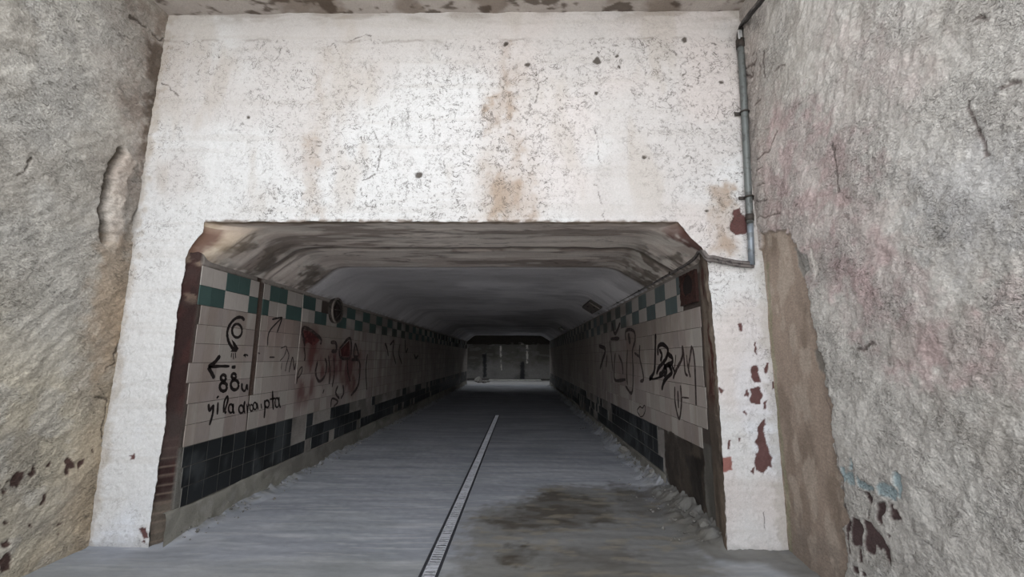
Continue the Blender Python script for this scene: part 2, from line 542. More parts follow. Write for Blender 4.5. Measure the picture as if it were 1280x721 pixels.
# black spots and longer cracks
for x, y, r in [(747, 76, 5.5), (523, 219, 4.5), (771, 70, 2.5), (632, 54, 3), (856, 50, 4), (902, 103, 3), (745, 118, 2.5), (775, 83, 2), (885, 262, 2.5), (660, 81, 3.2), (310, 147, 2.5), (273, 70, 1.6), (805, 196, 2.6)]:
    m = W.blob(x, y, r, r * .85, .006, .016); lay(col, .9 * m, lin(70, 62, 54)); h -= .004 * m
for pts, w in [([(467, 160), (470, 172), (475, 188), (474, 205), (468, 220), (452, 227)], .0035), ([(440, 50), (455, 44), (466, 46)], .005), ([(655, 90), (668, 95), (676, 108), (670, 128)], .003),
               ([(345, 75), (352, 62), (366, 70)], .005), ([(405, 60), (418, 55), (425, 66)], .004), ([(556, 240), (570, 250), (580, 265)], .003), ([(625, 100), (640, 130), (660, 150)], .0025),
               ([(205, 105), (214, 112), (225, 122)], .006), ([(450, 235), (458, 260), (470, 258)], .003), ([(744, 160), (748, 190), (752, 206)], .0035), ([(865, 75), (874, 76), (874, 104), (864, 104)], .0022), ([(866, 84), (874, 84)], .002), ([(863, 97), (874, 97)], .002),
               ([(802, 190), (812, 198)], .006), ([(745, 228), (752, 255), (756, 275)], .0022), ([(955, 640), (957, 678)], .004)]:
    m = W.line(pts, w * .7, .004, .022) * ss(-.75, -.1, W.w1); lay(col, .7 * m, lin(78, 70, 64)); h -= .003 * m
crazy = np.clip(.35 + .5 * fbm(X * 1.1, Z * 1.1, 2, 41) + .45 * ss(1.8, 3.2, Z) - .25 * ss(2.6, 3.0, -X) * ss(3, 2, Z), .12, 1.25)
crazy = np.clip(crazy * (1 - .75 * ss(ZT - .32, ZT - .28, Z)), 0, 1)
A = np.concatenate([col, crazy[..., None]], -1)
grid('wall_front', X, D - h, Z, A, M_PAINT, keep, flip=False, kind='structure',
     label='white limewashed portal wall above the tunnel mouth, cracked and stained', cat='wall')

# ------------------------------------------------------------------ LEFT and RIGHT approach walls ---------------------------------------
ys = np.concatenate([np.arange(-2.6, 1.3, .06), np.arange(1.3, D + .02, .0085)])
zz = np.arange(-.05, ZT + .02, .0095)
Yg, Zg = np.meshgrid(ys, zz)
# left
W = Wall(Yg, Zg, lw, 200)
d1 = (Yg * .8 + Zg * .6); d2 = (-Yg * .6 + Zg * .8)
h = .014 * fbm(Yg * 1.5, Zg * 1.5, 3, 61) + .007 * fbm(d1 * 9, d2 * 20, 4, 62) + .0022 * fbm(Yg * 40, Zg * 40, 2, 63)
col = np.zeros(Yg.shape + (3,)) + lin(174, 171, 165)
lay(col, .8 * ss(2.6, .3, Zg + .5 * fbm(Yg * 1.5, Zg * 1.5, 3, 64)), lin(187, 177, 156))
lay(col, .55 * ss(.0, .6, fbm(Yg * 2.2, Zg * 2.2, 4, 65)), lin(150, 144, 134))
lay(col, .5 * ss(-.1, .5, fbm(Yg * 6, Zg * 6, 4, 66)) , lin(192, 188, 180))
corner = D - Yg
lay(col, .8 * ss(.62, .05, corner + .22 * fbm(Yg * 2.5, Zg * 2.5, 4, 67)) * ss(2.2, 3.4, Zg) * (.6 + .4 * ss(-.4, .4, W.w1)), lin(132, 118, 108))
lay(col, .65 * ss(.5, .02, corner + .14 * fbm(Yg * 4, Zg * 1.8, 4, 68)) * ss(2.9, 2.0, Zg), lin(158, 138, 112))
m = W.poly([(188, 58), (214, 58), (213, 90), (205, 112), (208, 200), (180, 212), (186, 110)], .05, .05); lay(col, .75 * m, lin(84, 70, 58))
# deep gouged chase with a swollen plaster roll beside it
groove = W.line([(153, 190), (141, 204), (133, 235), (129, 270), (131, 298)], .016, .035, .02)
roll = W.line([(160, 200), (150, 225), (146, 255), (143, 290), (144, 300)], .02, .10, .03)
h += .034 * roll * (1 - groove) * (1 + .35 * fbm(Yg * 12, Zg * 30, 3, 161)) - .06 * groove
h -= .035 * W.line([(178, 262), (168, 282), (163, 298)], .012, .03, .02) + .012 * W.line([(168, 212), (180, 222)], .008, .02, .01)
lay(col, .8 * groove, lin(78, 68, 56)); lay(col, .45 * roll * (1 - groove), lin(184, 170, 158))
lay(col, .55 * W.poly([(128, 300), (168, 290), (160, 420), (118, 480), (112, 400)], .10, .08), lin(150, 128, 104))
for pts, w in [([(163, 20), (172, 27), (181, 32)], .008), ([(190, 40), (199, 48), (208, 50)], .006), ([(130, 460), (140, 455), (150, 420)], .004), ([(120, 495), (132, 500), (130, 560)], .005), ([(20, 220), (34, 212), (40, 196)], .004)]:
    m = W.line(pts, w, .006, .02); lay(col, .75 * m, lin(72, 62, 54)); h -= .012 * m
C8 = crop(lambda x, y: (x, y), 0, 550, 4.215)
for p in [[(62, 190), (90, 165), (128, 162), (130, 195), (95, 250), (58, 245)], [(150, 185), (172, 160), (180, 132), (200, 150), (190, 175), (165, 188)], [(233, 140), (262, 120), (262, 138), (236, 152)],
          [(348, 120), (370, 82), (398, 118), (395, 140), (370, 150), (360, 185), (345, 185)], [(412, 125), (430, 98), (458, 100), (450, 125), (412, 150)], [(0, 275), (30, 248), (32, 265), (5, 290)], [(210, 300), (238, 292), (242, 328), (212, 335)],
          [(20, 430), (45, 422), (55, 435), (28, 448)], [(136, 455), (158, 450), (155, 470), (138, 475)], [(0, 530), (40, 515), (62, 540), (20, 560)], [(0, 620), (40, 600), (62, 640), (40, 680), (0, 700)], [(300, 440), (330, 430), (322, 442), (305, 450)], [(295, 492), (318, 492), (310, 505)], [(480, 50), (492, 45), (488, 80)], [(28, 212), (50, 207), (45, 220)]]:
    m = W.poly([C8(*q) for q in p], .004, .02); lay(col, .97 * m, lin(70, 47, 42)); h -= .008 * m
amt = np.clip(.85 + .3 * fbm(Yg * 3, Zg * 3, 3, 69) - .5 * roll, .2, 1.2)
A = np.concatenate([col, np.clip(amt, 0, 1)[..., None]], -1)
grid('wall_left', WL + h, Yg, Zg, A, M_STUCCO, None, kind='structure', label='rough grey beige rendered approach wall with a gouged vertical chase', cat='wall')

# right
W = Wall(Yg, Zg, rw, 300)
h = .014 * fbm(Yg * 1.5, Zg * 1.5, 3, 71) + .008 * fbm(d2 * 9, d1 * 18, 4, 72) + .0025 * fbm(Yg * 40, Zg * 40, 2, 73)
low = ss(2.4, 1.4, Zg)
lump = np.abs(fbm(Yg * 24, Zg * 24, 3, 74))
h += .005 * (.35 - lump) * (.35 + .65 * low) * ss(.9, 1.4, corner)
col = np.zeros(Yg.shape + (3,)) + lin(176, 172, 167)
lay(col, .5 * ss(.0, .6, fbm(Yg * 2.2, Zg * 2.2, 4, 75)), lin(152, 147, 140))
lay(col, .5 * ss(-.1, .5, fbm(Yg * 6, Zg * 6, 4, 76)), lin(192, 189, 184))
for p, a in [([(960, 120), (1060, 160), (1110, 260), (1130, 330), (1060, 380), (960, 300), (950, 200)], .6), ([(1120, 420), (1200, 400), (1280, 380), (1280, 455), (1180, 470), (1110, 460)], .65), ([(1060, 330), (1150, 350), (1130, 420), (1050, 420)], .5), ([(1040, 20), (1180, 60), (1120, 140), (1030, 110)], .25)]:
    m = W.poly(p, .16, .14, .5); lay(col, a * m * (.35 + .65 * ss(-.5, .4, fbm(Yg * 8, Zg * 8, 4, 77))), lin(168, 142, 142))
lay(col, .5 * W.poly([(1130, 200), (1280, 180), (1280, 300), (1180, 330)], .2, .15, .5) , lin(170, 170, 172))
lay(col, .5 * ss(.4, .02, corner + .12 * fbm(Yg * 4, Zg * 3, 4, 78)) * ss(1.8, 2.6, Zg), lin(160, 146, 140))
lay(col, .5 * ss(1.1, .2, Zg) * ss(-.3, .4, fbm(Yg * 3, Zg * 3, 3, 79)), lin(190, 188, 184))
# bare brown strip where the render has fallen away
strip = W.poly([(950, 292), (985, 288), (1000, 322), (1006, 352), (1014, 392), (1022, 425), (1030, 470), (1040, 520), (1046, 570), (1056, 640), (1054, 740), (960, 740), (955, 690), (945, 460)], .008, .035, .2)
h = h * (1 - .8 * strip) - .022 * strip + .006 * strip * fbm(Yg * 6, Zg * 3, 4, 80)
lay(col, strip, lin(142, 127, 115))
lay(col, strip * .7 * ss(-.1, .5, fbm(Yg * 5, Zg * 2.2, 4, 81)), lin(116, 102, 90))
lay(col, strip * .6 * ss(.1, .5, fbm(Yg * 9, Zg * 4, 4, 82)), lin(164, 152, 140))
lay(col, strip * .6 * ss(.5, .1, Zg + .2 * W.w1), lin(116, 106, 98))
dk = W.line([(956, 330), (960, 400), (966, 480), (978, 600), (984, 690)], .006, .03, .02); lay(col, .5 * dk, lin(120, 124, 96))
C7 = crop(lambda x, y: (x, y), 1000, 560, 4.48)
for p in [[(230, 110), (258, 112), (262, 180), (235, 190)], [(262, 150), (300, 130), (312, 210), (285, 205), (265, 190)], [(318, 140), (345, 185), (370, 195), (420, 215), (420, 240), (380, 235), (330, 225)], [(430, 215), (470, 195), (520, 210), (540, 240), (538, 290), (500, 285), (450, 262)], [(522, 160), (545, 122), (568, 150), (572, 220), (565, 280), (545, 265), (540, 215), (525, 200)], [(280, 60), (297, 65), (298, 120), (282, 118)]]:
    m = W.poly([C7(*q) for q in p], .004, .012); lay(col, .97 * m, lin(150, 166, 170)); h = h * (1 - .8 * m) - .006 * m
maroon = lin(70, 50, 50)
for p in [[(285, 382), (330, 392), (350, 440), (352, 555), (300, 540), (287, 520)], [(355, 400), (400, 425), (440, 470), (470, 520), (495, 570), (512, 655), (490, 630), (465, 565), (450, 580), (420, 545), (415, 605), (378, 585), (365, 520)], [(256, 385), (280, 400), (282, 460), (262, 470)], [(258, 465), (270, 470), (272, 520), (262, 515)],
          [(370, 240), (390, 245), (408, 275), (395, 305), (378, 290)], [(432, 302), (478, 300), (478, 350), (460, 370), (455, 428), (428, 400)], [(500, 372), (540, 335), (572, 395), (525, 405)], [(505, 312), (525, 315), (530, 350), (505, 360)], [(330, 560), (345, 570), (355, 640), (338, 645)], [(388, 330), (398, 400), (385, 410)], [(482, 475), (502, 485), (490, 510)], [(285, 650), (325, 660), (335, 700), (300, 690)], [(265, 530), (275, 545), (285, 600), (272, 580)], [(350, 690), (370, 700), (372, 721), (352, 721)], [(250, 310), (262, 320), (262, 365), (250, 355)]]:
    m = W.poly([C7(*q) for q in p], .004, .012); lay(col, .97 * m, maroon); h = h * (1 - .85 * m) - .009 * m
for p, c in [([(990, 308), (1008, 318), (1010, 338), (1000, 348), (994, 335)], lin(126, 124, 120)), ([(1016, 440), (1020, 436), (1028, 458), (1026, 468), (1018, 460)], lin(110, 106, 100)), ([(1010, 300), (1024, 340), (1018, 345)], lin(200, 194, 188))]:
    m = W.poly(p, .004, .016); lay(col, .9 * m, c); h -= .006 * m
C4 = crop(lambda x, y: (x, y), 880, 0, 7.21)
for pts, w in [([C4(470, 530), C4(440, 580), C4(360, 620)], .008), ([C4(535, 460), C4(525, 560), C4(545, 640), C4(550, 700)], .006), ([C4(505, 570), C4(490, 690)], .004), ([C4(440, 600), C4(430, 690), C4(360, 680)], .010), ([C4(430, 500), C4(440, 480)], .007), ([C4(720, 580), C4(680, 580), C4(640, 640)], .004),
               ([(970, 165), (962, 185), (950, 196), (944, 200)], .005), ([(944, 130), (950, 124)], .008), ([(944, 213), (952, 210)], .004), ([(945, 232), (955, 229)], .004), ([(945, 252), (958, 250)], .003), ([(946, 272), (975, 268)], .002), ([(1040, 180), (1046, 230), (1048, 240)], .004), ([(1210, 130), (1218, 165), (1232, 195)], .006), ([(1220, 25), (1240, 24)], .005), ([(1250, 110), (1275, 104)], .005), ([(1030, 500), (1046, 560), (1055, 620)], .002), ([(1070, 437), (1092, 430)], .005)]:
    m = W.line(pts, w, .006, .015); lay(col, .75 * m, lin(86, 72, 68)); h -= .008 * m
amt = np.clip(.8 + .3 * fbm(Yg * 3, Zg * 3, 3, 83), .2, 1) * (1 - .75 * strip)
A = np.concatenate([col, amt[..., None]], -1)
grid('wall_right', WR - h, Yg, Zg, A, M_STUCCO, None, flip=True, kind='structure', label='rough grey rendered approach wall with a bare brown strip and maroon chips', cat='wall')

# soffit over the approach
YS = 2.4  # outward reach of the unseen slab, set to hold zenith light off the floor
xs = np.arange(WL - .02, WR + .03, .02); yy = np.concatenate([np.arange(YS, D + .02, .01)])
Xg, Yg2 = np.meshgrid(xs, yy)
h = .008 * fbm(Xg * 5, Yg2 * 5, 4, 91)
col = np.zeros(Xg.shape + (3,)) + lin(176, 168, 162)
lay(col, .8 * ss(.0, .5, fbm(Xg * 2.5, Yg2 * 3, 4, 92)), lin(130, 118, 108))
lay(col, .8 * ss(.28, .6, fbm(Xg * 6, Yg2 * 9, 4, 93)), lin(76, 64, 54))
grid('ceiling_approach', Xg, Yg2, ZT - h, col, M_CONC, None, kind='structure', label='stained concrete soffit edge above the portal wall', cat='ceiling')
sl = MB(); sl.box((WL - .3, YS, ZT + .03), (WR + .3, D + .3, ZT + .35)); sl.box((WL - .3, YS - .2, ZT - .0), (WR + .3, YS, ZT + .9))
M_SLAB = mat_plain('plain_cast_concrete', (140, 136, 130), .9, 0, .15, 8, .3)
sl.build('ceiling_slab_sky_block', M_SLAB, kind='structure', label='concrete roof slab over the approach, its unseen reach set to block sky', cat='ceiling')

# ------------------------------------------------------------------ FLOOR ---------------------------------------------------------------
p0, p1 = fl(536.5, 718), fl(621.5, 519)
DS = (p1[0] - p0[0]) / (p1[1] - p0[1])                       # the drain runs very slightly askew
DX0 = p0[0] - DS * p0[1]
GW, FW = .050, .068                                          # half widths of grate and of channel
YD0, YD1 = 2.6, p1[1]
xa = np.arange(WL - .1, DX0 - FW, .025); xb = np.arange(DX0 + FW, WR + .1, .025)
xa = np.append(xa, DX0 - FW)
xf = np.concatenate([xa, xb])
yf = np.unique(np.concatenate([np.arange(-2.6, YD0, .2), [YD0], np.arange(YD0 + .02, 6.5, .02), spaced(6.5, YD1, .03, .06), spaced(YD1, YEND, .06, .2), spaced(YEND, YFAR + .3, .2, .3)]))
Xf, Yf = np.meshgrid(xf, yf)
Xf = Xf + DS * np.clip(Yf, 0, 99)
W = Wall(Xf, Yf, fl, 400)
away = ss(.05, .25, np.abs(Xf - DX0 - DS * Yf))
h = (.006 * fbm(Xf * 1.2, Yf * 1.2, 3, 101) + .003 * fbm(Xf * 3, Yf * 12, 4, 102) + .0015 * fbm(Xf * 20, Yf * 20, 2, 103)) * away
# dust and rubble banked against the foot of the tunnel walls
inn = ss(D - .1, D + .25, Yf) * (Yf < YEND)
bankL = np.clip(1 - (Xf - TL) / (.16 + .10 * fbm(Yf * 2, Yf * 0, 3, 104)), 0, 1) * inn
wR = .20 + .16 * ss(6.4, 4.9, Yf) + .12 * fbm(Yf * 2, Yf * 0 + 5, 3, 105)
bankR = np.clip(1 - (TR - Xf) / wR, 0, 1) * inn
h += bankL ** 1.4 * (.07 + .04 * fbm(Xf * 9, Yf * 7, 4, 106)) + bankR ** 1.3 * (.12 + .05 * fbm(Xf * 9, Yf * 7, 5, 107) + .03 * fbm(Xf * 26, Yf * 26, 3, 109))
bankC = np.clip(1 - np.hypot((Xf - 2.2) / .35, (Yf - 3.75) / .5), 0, 1) + np.clip(1 - np.hypot((Xf - 1.78) / .3, (Yf - 3.9) / .3), 0, 1)
h += .035 * bankC * (1 + .5 * fbm(Xf * 9, Yf * 9, 4, 108))
col = np.zeros(Xf.shape + (3,)) + lin(160, 164, 173)
strk = fbm(Xf * .9, Yf * 7, 5, 111)
lay(col, .5 * ss(.05, .6, strk), lin(186, 188, 194))
lay(col, .4 * ss(-.05, -.6, strk), lin(134, 138, 146))
lay(col, .45 * ss(.0, .5, fbm(Xf * 1.4, Yf * 1.1, 4, 112)), lin(142, 148, 154))
sc = fbm(Xf * 1.6, Yf * 26, 4, 113)
lay(col, .28 * ss(.42, .65, sc), lin(206, 206, 210))
lay(col, .5 * ss(3.9, 3.4, Yf + .2 * fbm(Xf * 2, Yf * 2, 3, 114)), lin(138, 140, 137))
wet = W.poly([(585, 640), (650, 625), (690, 605), (800, 612), (840, 640), (880, 670), (905, 730), (560, 760), (575, 690)], .16, .12, .8)
lay(col, .72 * wet, lin(112, 110, 104))
for p, a in [([(600, 650), (640, 640), (690, 612), (760, 625), (770, 650), (700, 662), (640, 668)], .8), ([(620, 690), (645, 680), (672, 692), (655, 706), (628, 702)], .9), ([(760, 600), (850, 620), (850, 655), (780, 640)], .6), ([(680, 690), (780, 680), (840, 730), (690, 740)], .5)]:
    m = W.poly(p, .09, .10, .6); lay(col, a * m * (.55 + .45 * ss(-.4, .4, fbm(Xf * 5, Yf * 9, 4, 115))), lin(72, 64, 54))
lay(col, .45 * wet * ss(.2, .55, fbm(Xf * 4, Yf * 12, 4, 116)), lin(146, 138, 122))
bk = np.clip(bankL + bankR + .5 * bankC, 0, 1)
lay(col, .7 * ss(.1, .6, bk) * ss(-.4, .3, W.w1), lin(150, 150, 146))
lay(col, .5 * ss(.2, .7, bk) * ss(.1, .5, W.w2), lin(92, 90, 86))
lay(col, .75 * ss(.05, .4, np.clip(bankR + bankC, 0, 1)) * ss(5.6, 5.2, Yf + .2 * W.w1), lin(104, 101, 95))
m = W.poly([(540, 558), (560, 555), (562, 575), (548, 580)], .02, .02); lay(col, .35 * m, lin(170, 172, 178))
lay(col, ss(YEND + .1, YEND + .5, Yf), lin(150, 150, 150))
keep = np.ones((Xf.shape[0] - 1, Xf.shape[1] - 1), bool)
rsel = (yf[:-1] >= YD0 - 1e-6) & (yf[1:] <= YD1 + 1e-6)
keep[rsel, len(xa) - 1] = False
grid('floor', Xf, Yf, h, col, M_FLOOR, keep, kind='structure', label='worn grey concrete floor running from the approach into the tunnel', cat='floor')

# ------------------------------------------------------------------ TUNNEL WALLS ---------------------------------------------------------
TOPL, TOPR = 2.50, 2.545
YL = spaced(D, YEND, .012, .16)


def tunnel_wall(side):
    yv = YL
    zv = np.arange(-.02, 2.62, .014)
    Yt, Zt = np.meshgrid(yv, zv)
    if side < 0:
        edge, face, yj = eL(Zt), TL - .007, D + .12
    else:
        edge, face, yj = eR(Zt), TR + .007, D + .46
    t = ss(0, 1, (Yt - D) / (yj - D))
    Xt = edge * (1 - t) + face * t
    W = Wall(Yt, Zt, tl if side < 0 else tr, 500 if side < 0 else 600)
    n = fbm(Yt * 9, Zt * 9, 4, 121 + side) * .012 * (1 - .85 * t) + fbm(Yt * 30, Zt * 30, 2, 131 + side) * .003 * (1 - .6 * t)
    col = np.zeros(Yt.shape + (3,)) + lin(84, 74, 69)
    jam = 1 - ss(.85, 1.0, t)
    if side < 0:
        lay(col, jam, lin(64, 40, 37))
        lay(col, jam * .75 * ss(-.2, .3, fbm(Yt * 16, Zt * 6, 4, 141)), lin(46, 32, 30))
        lay(col, jam * .8 * ss(.15, .5, fbm(Yt * 12, Zt * 9, 4, 142)) * ss(1.9, 2.4, Zt), lin(150, 132, 116))
        lay(col, jam * .85 * ss(.5, .2, Zt + .1 * W.w1), lin(110, 102, 92))
        courses = ss(.012, .004, np.abs((Zt / .075) % 1 - .5) * .075) * ss(.95, .6, Zt)
        lay(col, jam * .5 * courses, lin(140, 124, 112))
    else:
        lay(col, jam, lin(126, 112, 100))
        lay(col, jam * .85 * ss(-.2, .3, fbm(Yt * 6, Zt * 3.5, 4, 143)) * ss(1.0, 1.4, Zt), lin(92, 44, 40))
        lay(col, jam * .7 * ss(.1, .5, fbm(Yt * 9, Zt * 2, 4, 144)), lin(160, 146, 132))
        lay(col, jam * .6 * ss(.9, .5, Zt) * ss(-.2, .4, fbm(Yt * 7, Zt * 2, 4, 145)), lin(104, 94, 84))
    # plaster band above the tiles, mortar bed where tiles are lost
    lay(col, (1 - jam) * ss(2.44, 2.47, Zt + .01 * W.w1), lin(168, 160, 154))
    bed = (1 - jam) * ss(.79, .77, Zt)
    lay(col, bed, lin(128, 126, 120))
    lay(col, bed * ss(5.4, 6.0, Yt), lin(172, 166, 160))
    lay(col, bed * .5 * ss(.0, .5, fbm(Yt * 3, Zt * 1.2, 4, 146)), lin(70, 64, 60))
    if side > 0:
        pt = W.poly([(829, 537), (878, 559), (884, 650), (860, 660), (832, 592)], .015, .03); lay(col, pt, lin(66, 58, 52))
        lay(col, pt * .7 * ss(-.1, .4, fbm(Yt * 7, Zt * 3, 4, 147)), lin(98, 88, 78))
        m = W.poly([(856, 568), (877, 572), (879, 640), (866, 622)], .03, .03); lay(col, .9 * m, lin(30, 27, 26))
        n = n + .012 * pt * fbm(Yt * 6, Zt * 6, 3, 148)
        m = W.poly([(821, 536), (829, 538), (832, 596), (826, 580)], .008, .01); lay(col, m, lin(176, 170, 166))
    else:
        # movement joint, open above, filled with brown mortar and lime runs
        m = W.line([(328, 335), (322, 400), (317, 470), (310, 515)], .035, .015, .02); lay(col, m, lin(90, 74, 66)); n = n - .02 * m
        m = W.line([(333, 340), (338, 362), (332, 400), (326, 430)], .008, .008, .02); lay(col, m, lin(170, 160, 150))
    lay(col, .4 * ss(-.1, .4, fbm(Yt * .6, Zt * 1.5, 4, 149)), lin(84, 78, 74))
    grid('wall_inner_left' if side < 0 else 'wall_inner_right', Xt + n * (1 if side < 0 else -1), Yt, Zt, col, M_RAW, None, flip=side > 0, kind='structure',
         label='left tunnel wall of raw maroon brick and mortar under the tiles' if side < 0 else 'right tunnel wall of raw brown mortar under the tiles', cat='wall')
    return bpy.data.objects['wall_inner_left' if side < 0 else 'wall_inner_right']


WIL, WIR = tunnel_wall(-1), tunnel_wall(1)

# tiles -----------------------------------------------------------------
TW = .195


def tile_sheet(name, side, cells, colfn, parent, label, rough_amt=1.0, nsub=5):
    """cells: list of (y0, y1, z0, z1, key); one mesh of separate tiles"""
    Vs, Fs, Cs = [], [], []
    base = 0
    rng = np.random.default_rng(abs(hash(name)) % 1000 if False else len(cells))
    face = TL if side < 0 else TR
    sg = 1 if side < 0 else -1
    for (y0, y1, z0, z1, key) in cells:
        g, gz = (.0042, .0042) if key == 'black' else (.0015, .0024)
        k = nsub if y0 < 9 else 3
        yv = np.linspace(y0 + g, y1 - g, k); zv = np.linspace(z0 + gz, z1 - gz, k)
        Yt, Zt = np.meshgrid(yv, zv)
        ty, tz, off = rng.normal(0, .003), rng.normal(0, .003), rng.normal(0, .0005)
        dep = off + ty * (Yt - (y0 + y1) / 2) + tz * (Zt - (z0 + z1) / 2)
        Xt = face + sg * np.clip(dep, -.002, .0012)
        c = colfn(Yt, Zt, key, rng)
        V = np.stack([Xt, Yt, Zt], -1).reshape(-1, 3)
        idx = np.arange(k * k).reshape(k, k) + base
        q = np.stack([idx[:-1, :-1], idx[:-1, 1:], idx[1:, 1:], idx[1:, :-1]], -1).reshape(-1, 4)
        # rim back to the mortar
        ring = np.concatenate([idx[0, :], idx[1:, -1], idx[-1, -2::-1], idx[-2:0:-1, 0]])
        rv = V[ring - base].copy(); rv[:, 0] = face - sg * .008
        rb = base + k * k
        ri = np.arange(len(ring)) + rb
        q2 = np.stack([ring, ri, np.roll(ri, -1), np.roll(ring, -1)], -1)
        Vs += [V, rv]; Fs += [q, q2]
        cc = c.reshape(-1, 4)
        rim = cc[ring - base] * .8
        if key == 'black': rim[:, :3] = lin(150, 148, 142)
        Cs += [cc, rim]
        base = rb + len(ring)
    F = np.concatenate(Fs)
    if side > 0: F = F[:, ::-1]
    return mesh_np(name, np.concatenate(Vs), F, M_TILE, np.concatenate(Cs), smooth=False, parent=parent, label=label)


ROWS_L = [2.45, 2.262, 2.075, 1.892, 1.712, 1.532, 1.350, 1.160, .972, .780]
ROWS_R = [2.515, 2.310, 2.112, 1.905, 1.715, 1.517, 1.322, 1.122, .922, .722]
DADO_L = [.780, .600, .425, .255]
DADO_R = [.722, .545, .365, .190]


def rnd(a, b): return random.random() < 0


def cover(U, V, items):
    m = np.zeros(U.shape)
    for pts, soft, a in items:
        m = np.maximum(m, a * (1 - ss(-soft, soft, sd_poly(U, V, pts))))
    return m


REDL = [([tl(*p) for p in [(377, 410), (395, 412), (404, 428), (412, 440), (440, 425), (456, 440), (452, 470), (440, 495), (420, 470), (405, 478), (385, 470), (378, 440)]], .14, .85),
        ([tl(*p) for p in [(368, 470), (395, 470), (392, 500), (368, 508)]], .12, .75)]
PINKL = [([tl(*p) for p in [(332, 372), (372, 380), (366, 440), (330, 430)]], .1, .22)]
REDR = [([tr(*p) for p in [(775, 420), (800, 410), (800, 480), (770, 480)]], .12, .25)]


def white_tile(side):
    rows = REDL if side < 0 else REDR

    def f(Y, Z, key, rng):
        c = np.zeros(Y.shape + (4,))
        base = lin(*[(172, 162, 156), (178, 169, 162), (165, 154, 149), (183, 176, 169)][rng.integers(4)]) * rng.uniform(.88, 1.05)
        c[..., :3] = base
        cc = c[..., :3]
        lay(cc, .5 * ss(.0, .5, fbm(Y * 7, Z * 1.3, 4, 151)), lin(150, 136, 126))
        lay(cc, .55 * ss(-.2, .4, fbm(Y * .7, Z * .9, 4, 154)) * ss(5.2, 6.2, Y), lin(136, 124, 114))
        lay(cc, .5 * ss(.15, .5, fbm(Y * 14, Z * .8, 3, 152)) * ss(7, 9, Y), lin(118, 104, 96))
        m = cover(Y, Z, rows); lay(cc, m * (.35 + .65 * ss(-.3, .4, fbm(Y * 7, Z * 3.5, 4, 153))), lin(96, 42, 42))
        if side < 0:
            lay(cc, cover(Y, Z, PINKL), lin(170, 138, 134))
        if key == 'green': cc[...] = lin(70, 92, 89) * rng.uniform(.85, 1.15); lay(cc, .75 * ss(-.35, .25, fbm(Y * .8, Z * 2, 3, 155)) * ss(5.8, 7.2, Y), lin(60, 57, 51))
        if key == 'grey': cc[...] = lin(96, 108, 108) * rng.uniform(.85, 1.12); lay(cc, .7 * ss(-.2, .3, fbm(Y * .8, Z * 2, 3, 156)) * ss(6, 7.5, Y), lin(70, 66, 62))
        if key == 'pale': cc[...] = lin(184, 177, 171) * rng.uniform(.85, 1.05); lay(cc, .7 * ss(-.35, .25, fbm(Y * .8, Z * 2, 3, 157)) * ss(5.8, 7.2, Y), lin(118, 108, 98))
        c[..., 3] = 1.0 if key == 'white' else .25
        return c
    return f


def black_tile(Y, Z, key, rng):
    c = np.zeros(Y.shape + (4,))
    c[..., :3] = lin(35, 38, 40) * rng.uniform(.75, 1.35)
    lay(c[..., :3], .42 * ss(.05, .5, fbm(Y * 6, Z * 3, 4, 161)), lin(92, 96, 98))
    c[..., 3] = .15
    return c


def split_cols(y0, y1, phase, step):
    ks = [y0] + [phase + step * k for k in range(-60, 160) if y0 + .02 < phase + step * k < y1 - .02] + [y1]
    return list(zip(ks[:-1], ks[1:]))


def jag(z, seed): return .03 * math.sin(z * 7 + seed) + .015 * math.sin(z * 19 + seed * 2)


gap = lambda y, z: 4.835 + (0 if z > 1.3 else .012)
cells_w, cells_c = [], []
for r in range(9):
    z1, z0 = ROWS_L[r], ROWS_L[r + 1]
    zc = (z0 + z1) / 2
    ystart = D + .115 + jag(zc, 1) * .8
    spans = [(ystart, 4.83), (4.93, YEND)] if zc > 1.25 else [(ystart, 4.845), (4.87, YEND)]
    for a, b in spans:
        for (y0, y1) in split_cols(a, b, 4.278 if r < 2 else 4.278 + (.0 if r % 2 else .0), TW):
            if y1 - y0 < .02: continue
            if r < 2:
                k = math.floor(((y0 + y1) / 2 - 4.278) / .39)
                green = (k % 2 == 0) == (r == 0)
                yc = (y0 + y1) / 2
                if y1 > 6.6 and y0 < 7.15 and r == 0: continue           # the old fitting broke these away
                if y0 > 15 and random.random() < .3: continue
                cells_c.append((y0, y1, z0, z1, 'green' if green else 'pale'))
            else:
                cells_w.append((y0, y1, z0, z1, 'white'))
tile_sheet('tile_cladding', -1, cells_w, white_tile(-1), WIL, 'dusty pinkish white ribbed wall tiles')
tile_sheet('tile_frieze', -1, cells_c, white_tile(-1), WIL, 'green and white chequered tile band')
cells = []
for r in range(3):
    z1, z0 = DADO_L[r], DADO_L[r + 1]
    for (y0, y1) in split_cols(D + .14 + .02 * r, YEND, 4.278, TW):
        yc = (y0 + y1) / 2
        p = .0 if yc < 5.75 else (.10 if r > 0 else .42)
        if 5.75 < yc < 6.15 and r < 2: continue
        if 6.6 < yc < 7.0 and r == 0: continue
        if 8.3 < yc < 8.9 and r < 2: continue
        if random.random() < p: continue
        cells.append((y0, y1, z0, z1, 'black'))
tile_sheet('tile_dado', -1, cells, black_tile, WIL, 'black tile dado, some tiles lost')

